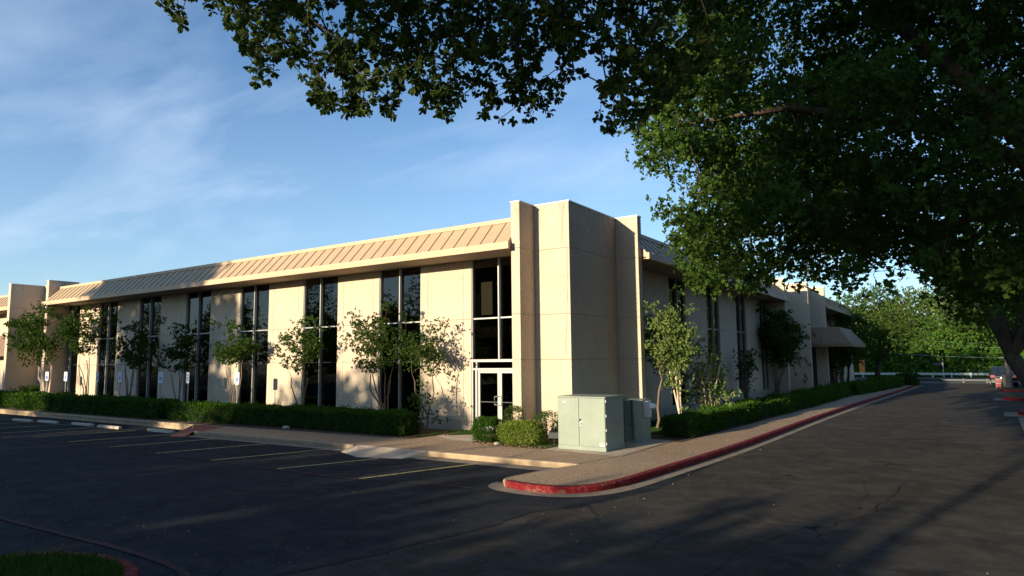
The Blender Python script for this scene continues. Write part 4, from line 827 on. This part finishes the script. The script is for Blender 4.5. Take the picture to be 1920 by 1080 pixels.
# accessible parking signs
def text_mesh(txt, size, mat, name, parent, M, ext=.0008):
    cu = bpy.data.curves.new('t', 'FONT'); cu.body = txt; cu.size = size; cu.align_x = 'CENTER'; cu.align_y = 'CENTER'; cu.extrude = ext; cu.resolution_u = 2
    o = bpy.data.objects.new('t', cu); sc.collection.objects.link(o); dg = bpy.context.evaluated_depsgraph_get(); dg.update(); me = bpy.data.meshes.new_from_object(o.evaluated_get(dg))
    bpy.data.objects.remove(o); me.materials.clear(); me.materials.append(mat); me.transform(M); return link(name, me, parent)
def sign(x, y, label, rot=0., top=2.09):
    root = empty('parking_sign', (x, y, 0), label, 'sign', 'accessible parking signs behind the hedge'); ca, sa = math.cos(rot), math.sin(rot)
    W = lambda u, d, z: (x+u*ca+d*sa, y+u*sa-d*ca, z)
    b = MB()
    b.box((-.025, -.02, -.1), (.025, .0, top-.04), 0, W); b.box((-.012, -.002, -.1), (.012, .018, top-.04), 0, W); b.build('post', M_['galv'], root)
    pl = MB(); w_, z0, z1, r = .155, top-.51, top, .03
    out = []
    for cx_, cz, a0 in ((w_-r, z1-r, 0), (-w_+r, z1-r, 90), (-w_+r, z0+r, 180), (w_-r, z0+r, 270)):
        for k in range(5): an = math.radians(a0+22.5*k); out.append((cx_+r*math.cos(an), cz+r*math.sin(an)))
    n = len(out); vs = [W(u, .021, z) for u, z in out]+[W(u, .025, z) for u, z in out]
    pl.add(vs, [tuple(range(n)), tuple(range(n, 2*n))[::-1]]+[(i, (i+1) % n, n+(i+1) % n, n+i) for i in range(n)]); plate = pl.build('plate', M_['white'], root)
    s_ = MB(); s_.box((-.085, .0262, z0+.10), (.085, .028, z0+.29), 0, W)
    cz = z0+.155                         # white wheelchair figure
    ring = [(.045*math.cos(t)-.008, cz+.045*math.sin(t)) for t in np.linspace(2.4, 6.6, 12)]
    s_.tube([W(u, .0288, z) for u, z in ring], .006, 4, 1); s_.tube([W(-.02, .0288, cz+.10), W(-.012, .0288, cz+.045), W(.030, .0288, cz+.04), W(.045, .0288, cz-.01), W(.062, .0288, cz-.008)], .0075, 4, 1); s_.tube([W(-.012, .0288, cz+.075), W(.022, .0288, cz+.07)], .005, 4, 1)
    s_.tube([W(-.020, .0282, cz+.122), W(-.020, .0305, cz+.122)], .0125, 8, 1); s_.build('symbol', [M_['blue'], M_['white']], plate)
    Mx = Matrix.Translation((0.028*sa, -.028*ca, 0)) @ Matrix.Rotation(rot, 4, 'Z') @ Matrix.Rotation(math.pi/2, 4, 'X')
    for k, tx in enumerate(('RESERVED', 'PARKING')): text_mesh(tx, .052, M_['blue'], 'lettering', plate, Matrix.Translation((0, 0, top-.075-.07*k)) @ Mx)
    return root
sg = [(-50.4, 'accessible-parking sign farthest left, against the fin at the picture edge'), (-44.6, 'accessible-parking sign beside the pale trunk of the largest crape tree'), (-42.2, 'accessible-parking sign before the farthest dark window, second right of the pale trunk'), (-38.5, 'accessible-parking sign at the left jamb of a dark window, right of the lit panel'),
      (-36.1, 'accessible-parking sign before a shaded panel, left of the stems of a crape tree'), (-32.2, 'accessible-parking sign at the left edge of a shaded panel, above the hedge gap'), (-29.85, 'bright white accessible-parking sign, the only one fully in the sun'), (-26.05, 'accessible-parking sign nearest the entrance, before a lit panel edge')]
for i, (x, l) in enumerate(sg): sign(x, 17.45, l, (0., .15, .1, -.05, 0., .12, -.12, 0.)[i])
# pad-mounted cabinets
cb = empty('utility_cabinet', (-8.85, 17.15, 0), 'pale sage green double-door metal cabinet, the larger one, standing on the concrete pad', 'utility cabinet')
x0, x1, y0, y1 = -9.59, -8.12, 16.54, 17.72
MB().box((x0, y0+.012, .10), (x1, y1, 1.44), 0, None, .008).box((x0-.006, y0-.002, .014), (x1+.006, y1+.01, .125), 0, None, .006).build('body', M_['green'], cb)
MB().box((x0-.018, y0-.022, 1.44), (x1+.018, y1+.03, 1.475), 0, None, .006).build('lid', M_['green'], cb)
xm = x0+(x1-x0)*.455
for a, b_ in ((x0+.006, xm-.006), (xm+.006, x1-.010)): MB().box((a, y0-.010, .135), (b_, y0+.012, 1.432), 0, None, .005).build('door', M_['green'], cb)
h = MB().box((xm+.035, y0-.018, .68), (xm+.10, y0-.0105, .83)); h.box((xm+.03, y0-.045, .80), (xm+.075, y0-.018, .86), 1); h.tube([(xm+.075, y0-.03, .77), (xm+.075, y0-.03, .70)], .016, 6, 1); h.build('lock_plate', [M_['white'], M_['black']], cb)
st = MB().box((x1-.17, y0-.0135, .16), (x1-.04, y0-.0105, .235), 0); st.box((x1-.16, y0-.0155, .20), (x1-.05, y0-.0137, .225), 1); st.build('sticker', [M_['white'], M_['redb']], cb)
MB().box((x0+.17, y0-.0125, 1.30), (x0+.25, y0-.0105, 1.335), 0).build('name_plate', M_['white'], cb)
for z in (.19, .55, .93, 1.32): MB().box((x1+.001, y0+.02, z), (x1+.018, y0+.045, z+.07), 0).build('hinge', M_['alu'], cb)
rad = empty('transformer', (-8.6, 18.1, 0), 'dark green finned transformer squeezed between the two cabinets', 'transformer')
b = MB().box((-9.5, 17.78, .014), (-8.22, 18.12, 1.33), 0, None, .01); b.build('tank', M_['gdark'], rad)
b = MB()
for k in range(5): b.box((-8.22, 17.80+.065*k, .15), (-8.05, 17.815+.065*k, 1.26))
b.build('fins', M_['gdark'], rad); MB().box((-9.54, 17.76, 1.332), (-8.12, 18.16, 1.36)).build('lid', M_['gdark'], rad)
MB().tube([(-8.10, 18.22, 1.30), (-8.10, 18.22, .2)], .05, 8).tube([(-8.14, 17.9, .62), (-7.98, 17.9, .62), (-7.98, 18.15, .62)], .014, 5).build('pipe', M_['black'], rad)
c2 = empty('utility_cabinet', (-8.45, 19.2, 0), 'smaller sage green cabinet at the back of the pad with a meter on its side', 'utility cabinet')
MB().prism([(-8.85, 19.05), (-8.75, 18.9), (-8.30, 18.9), (-8.13, 19.08), (-8.13, 19.70), (-8.85, 19.70)], .014, 1.22, 0, True).build('body', M_['green'], c2)
MB().prism([(-8.88, 19.02), (-8.76, 18.87), (-8.29, 18.87), (-8.10, 19.07), (-8.10, 19.73), (-8.88, 19.73)], 1.222, 1.262, 0, True).build('lid', M_['green'], c2)
MB().box((-8.50, 18.888, .10), (-8.47, 18.898, 1.2)).build('door_seam', M_['gdark'], c2)
mb_ = MB().box((-8.128, 19.15, .74), (-7.97, 19.42, 1.22), 0, None, .006).build('meter_box', M_['grey'], c2)
MB().tube([(-7.97, 19.28, 1.08), (-7.93, 19.28, 1.08), (-7.83, 19.28, 1.08), (-7.79, 19.28, 1.08)], [.085, .085, .078, .06], 14).build('meter', M_['white'], mb_)
# floodlight and stone by the bushes
fl = empty('floodlight', (-10.0, 17.1, 0), 'black ground floodlight right of the square-cut bush', 'floodlight')
hb = MB().box((-.16, -.12, -.10), (.16, .12, .10), 0, None, .02); R_ = Matrix.Rotation(.35, 3, 'Z') @ Matrix.Rotation(-.25, 3, 'X'); hb.v = [tuple(R_ @ Vector(p)+Vector((-10.05, 17.1, .28))) for p in hb.v]; hb.build('housing', M_['black'], fl)
MB().tube([(-10.05, 17.1, 0), (-10.05, 17.1, .2)], .02, 6).build('stake', M_['black'], fl)
def rock(x, y, r, seed, label):
    bm = bmesh.new(); bmesh.ops.create_icosphere(bm, subdivisions=3, radius=r); rr_ = random.Random(seed)
    for v in bm.verts: v.co *= 1+.18*math.sin(v.co.x*23/r*.1+seed)+rr_.uniform(-.05, .05); v.co.z *= .6
    me = bpy.data.meshes.new('stone'); bm.to_mesh(me); bm.free(); me.materials.append(M_['stone']); return tag(link('stone', me, None, (x, y, r*.35)), label, 'stone')
rock(-11.62, 16.45, .09, 3, 'pale fist-sized stone between the two front bushes')
rock(-21.4, 16.45, .14, 5, 'pale block half hidden in the hedge, left of the near crape trees')
# guard rails
def rail(label, pts, zt, hb_, mat, sp, name='guard_rail', gz=AS, pm=None, ph=.0):
    root = empty(name, (*pts[0], gz), label, 'guard rail'); b = MB(); (ax, ay), (bx, by) = pts; L = math.hypot(bx-ax, by-ay); t = ((bx-ax)/L, (by-ay)/L); n_ = (-t[1], t[0]); prof = [(0, 0), (-.05, .12), (-.05, .3), (0, .42), (0, .58), (-.05, .7), (-.05, .88), (0, 1)]
    vs = []
    for s_ in (0, L):
        for d, z in prof: vs.append((ax+t[0]*s_+n_[0]*d, ay+t[1]*s_+n_[1]*d, zt-hb_+hb_*z))
        for d, z in prof[::-1]: vs.append((ax+t[0]*s_+n_[0]*(d+.02), ay+t[1]*s_+n_[1]*(d+.02), zt-hb_+hb_*z))
    k = len(prof)*2; b.add(vs, [(i, (i+1) % k, k+(i+1) % k, k+i) for i in range(k)]); b.build('beam', mat, root)
    s_ = .5
    while s_ < L:
        x, y = ax+t[0]*s_+n_[0]*.03, ay+t[1]*s_+n_[1]*.03; MB().box((x-.07, y, gz-.3), (x+.07, y+.15, zt+ph)).build('post', pm or mat, root); s_ += sp
rail('dark low guard rail at the end of the street, nearest of the two', [(-8.0, 77.9), (4.4, 77.3)], AS+.37, .20, M_['steel'], 1.85, ph=.04)
rail('pale galvanised guard rail on the far side of the cross road', [(-34, 97.4), (14, 94.6)], .42, .27, M_['railp'], 1.9, ph=.05)
# street name sign far off
ss = empty('street_sign', (-2.03, 94.0, 0), 'small street name sign on a thin post beyond the rails', 'sign'); MB().tube([(-2.0, 93.8, -.3), (-2.0, 93.8, 2.1)], .045, 6).build('post', M_['galv'], ss); MB().box((-2.95, 93.77, 1.35), (-2.05, 93.81, 1.68)).build('name_blade', M_['steel'], ss); MB().box((-2.02, 93.4, 1.72), (-1.98, 94.3, 1.98)).build('cross_blade', M_['steel'], ss)
os_ = empty('sunpatch', (-10.75, 98.5, -.3), 'small upright orange banner glimpsed left of the trunk of the dark round-crowned tree', 'sunpatch'); MB().box((-11.35, 98.48, .35), (-10.75, 98.52, 2.0)).build('sunlit_sheet', M_['orange'], os_); MB().tube([(-10.72, 98.5, -.3), (-10.72, 98.5, 2.1)], .04, 6).build('post', M_['wood'], os_)  # orange sheet on a post stands in for an unidentified sunlit surface
# utility poles and lines
up = empty('utility_pole', (2.75, 64.0, 0), 'grey utility pole between the leaning oak and the parked vehicle', 'pole'); MB().tube([(2.78, 63.5, -.2), (2.74, 63.5, 5), (2.7, 63.5, 10.5)], [.17, .16, .13], 10).build('shaft', M_['wood'], up); MB().box((1.6, 63.4, 9.9), (3.8, 63.56, 10.05)).build('crossarm', M_['wood'], up)
def wire(a, b, sag, label, r=.022):
    pts = [(a[0]+(b[0]-a[0])*i/16, a[1]+(b[1]-a[1])*i/16, a[2]+(b[2]-a[2])*i/16-sag*4*(i/16)*(1-i/16)) for i in range(17)]
    root = tag(MB().tube(pts, r, 4).build('power_line', M_['wire']), label, 'cable', 'power lines across the street end')
pA, pB = onY(1640, 660, 92), onY(1900, 671, 92); wire(pA, pB, .15, 'lowest and brightest overhead line at the street end', .020)
pA, pB = onY(1650, 641, 93), onY(1900, 652, 93); wire(pA, pB, .12, 'middle overhead line at the street end', .011)
pA, pB = onY(1650, 635, 94), onY(1900, 643, 94); wire(pA, pB, .12, 'topmost overhead line at the street end', .010)
# parked sports utility vehicle, seen from behind
def suv(x, y):
    root = empty('parked_suv', (x, y, AS), 'dark blue vehicle parked nose away at the right side, beyond the kerb islands', 'car')
    prof = [(.0, .35), (.03, .62), (.0, .88), (.10, 1.02), (.42, 1.50), (.62, 1.62), (2.5, 1.66), (2.95, 1.58), (3.55, 1.08), (4.45, .98), (4.62, .80), (4.66, .42), (4.5, .30), (.12, .28)]
    def hw(z): return .90 if z < 1.0 else .90-(z-1.0)*.28
    b = MB(); n = len(prof); vs = [(x-hw(z), y+d, AS+z) for d, z in prof]+[(x-hw(z)+.06, y+d*1., AS+z+.0) for d, z in prof]; vs = [(x-hw(z), y+d, AS+z) for d, z in prof]+[(x+hw(z), y+d, AS+z) for d, z in prof]
    b.add(vs, [tuple(range(n))[::-1], tuple(range(n, 2*n))]+[(i, (i+1) % n, n+(i+1) % n, n+i) for i in range(n)]); body = b.build('body', M_['suv'], root)
    md = body.modifiers.new('b', 'BEVEL'); md.width = .04; md.segments = 2
    MB().add([(x-.68, y+.135, AS+1.06), (x+.68, y+.135, AS+1.06), (x+.60, y+.40, AS+1.46), (x-.60, y+.40, AS+1.46), (x-.68, y+.115, AS+1.07), (x+.68, y+.115, AS+1.07), (x+.60, y+.38, AS+1.47), (x-.60, y+.38, AS+1.47)], [(0, 1, 2, 3), (4, 7, 6, 5), (0, 4, 5, 1), (1, 5, 6, 2), (2, 6, 7, 3), (3, 7, 4, 0)]).build('rear_window', M_['carglass'], root)
    for s_ in (-1, 1):
        MB().box((x+s_*.62, y-.03, AS+.78), (x+s_*.92, y+.10, AS+1.0), 0, None, .01).build('tail_light', M_['lamp'], root)
        for d in (.85, 3.7):
            wl = MB(); cx_ = x+s_*.82; wl.tube([(cx_-s_*.1, y+d, AS+.34), (cx_+s_*.1, y+d, AS+.34)], .34, 18); w_ = wl.build('wheel', M_['rubber'], root); MB().tube([(cx_+s_*.101, y+d, AS+.34), (cx_+s_*.115, y+d, AS+.34)], .2, 12).build('rim', M_['alu'], w_)
        sw = MB(); X = x+s_*.895; sw.add([(X-s_*.02, y+.55, AS+1.06), (X-s_*.02, y+3.2, AS+1.06), (X-s_*.14, y+2.75, AS+1.5), (X-s_*.14, y+.8, AS+1.5)], [(0, 1, 2, 3)]); sw.v = [(a+s_*.012, c, d) for a, c, d in sw.v]; sw.build('side_window', M_['carglass'], root)
    MB().box((x-.88, y-.07, AS+.36), (x+.88, y+.02, AS+.58), 0, None, .02).build('bumper', M_['steel'], root); MB().box((x-.26, y-.015, AS+.70), (x+.26, y+.01, AS+.84)).build('number_plate', M_['white'], root)
suv(2.68, 67.6)
bd = empty('barricade', (2.2, 65.4, AS), 'small red and white striped board standing behind the dark vehicle', 'barrier')
for k, z in enumerate((.12, .47)): 
    bb = MB().box((2.03, 65.4, AS+z), (2.36, 65.43, AS+z+.26)); bo = bb.build('board', M_['redb'], bd); MB().box((2.03, 65.385, AS+z+.265), (2.36, 65.43, AS+z+.285)).build('stripe', M_['galv'], bo)
MB().box((2.0, 65.435, AS), (2.04, 65.47, AS+.9)).box((2.31, 65.435, AS), (2.35, 65.47, AS+.9)).build('leg', M_['wood'], bd)
bn = empty('refuse_bin', (2.75, 65.9, AS), 'black bin standing against the right rear of the dark vehicle', 'bin'); MB().box((2.46, 65.6, AS+.06), (3.1, 66.2, AS+.98), 0, None, .03).build('body', M_['black'], bn); MB().box((2.43, 65.57, AS+.985), (3.13, 66.23, AS+1.04), 0, None, .01).build('lid', M_['black'], bn)
# litter on the asphalt
rg = np.random.default_rng(900); q = []
for (cx_, cy_, sx, sy, n) in ((-9, 6, 3.5, 2.0, 90), (-6.5, 8.0, 4, 3, 40), (-12.5, 5.4, 3.5, .5, 260), (-7.2, 3.8, .6, 1.4, 220), (0, 16, 3, 8, 30), (-11, 14.1, 3, .25, 80), (-5.2, 18, .3, 8, 120)):
    q.append(np.column_stack([rg.normal(cx_, sx, n), rg.normal(cy_, sy, n)]))
q = np.concatenate(q); q = q[~((q[:, 1] > 14.4) & (q[:, 0] < -5.4)) & ~((q[:, 0] < -7.9) & (q[:, 0] > -11) & (q[:, 1] < 4.6)) & ~((q[:, 0] > -8.4) & (q[:, 0] < -5.4) & (q[:, 1] > 11.6))]; n = len(q)
v, f = leaf_mesh(np.column_stack([q, np.full(n, AS+.022)]), unit(rg.normal(size=(n, 3))*np.array([1, 1, .15])), .022*rg.uniform(.4, 1.5, n), .35, rg); tag(npmesh('leaf_litter', [(v, f, 0, False)], M_['litter']), 'dry leaves and grit scattered over the asphalt', 'leaf litter', None, 'stuff')
rg = np.random.default_rng(901); n = 2600; q = np.column_stack([rg.uniform(-60, -15, n), rg.normal(16.15, .18, n)]); q2 = np.column_stack([rg.uniform(-12.5, -10, 500), rg.normal(16.4, .2, 500)]); q = np.concatenate([q, q2]); n = len(q)
v, f = leaf_mesh(np.column_stack([q, np.full(n, .02)]), unit(rg.normal(size=(n, 3))*np.array([1, 1, .3])+np.array([0, 0, .15])), .032*rg.uniform(.4, 1.5, n), .35, rg); tag(npmesh('mulch', [(v, f, 0, False)], M_['litter']), 'brown mulch and dead leaves along the foot of the hedges', 'mulch', None, 'stuff')
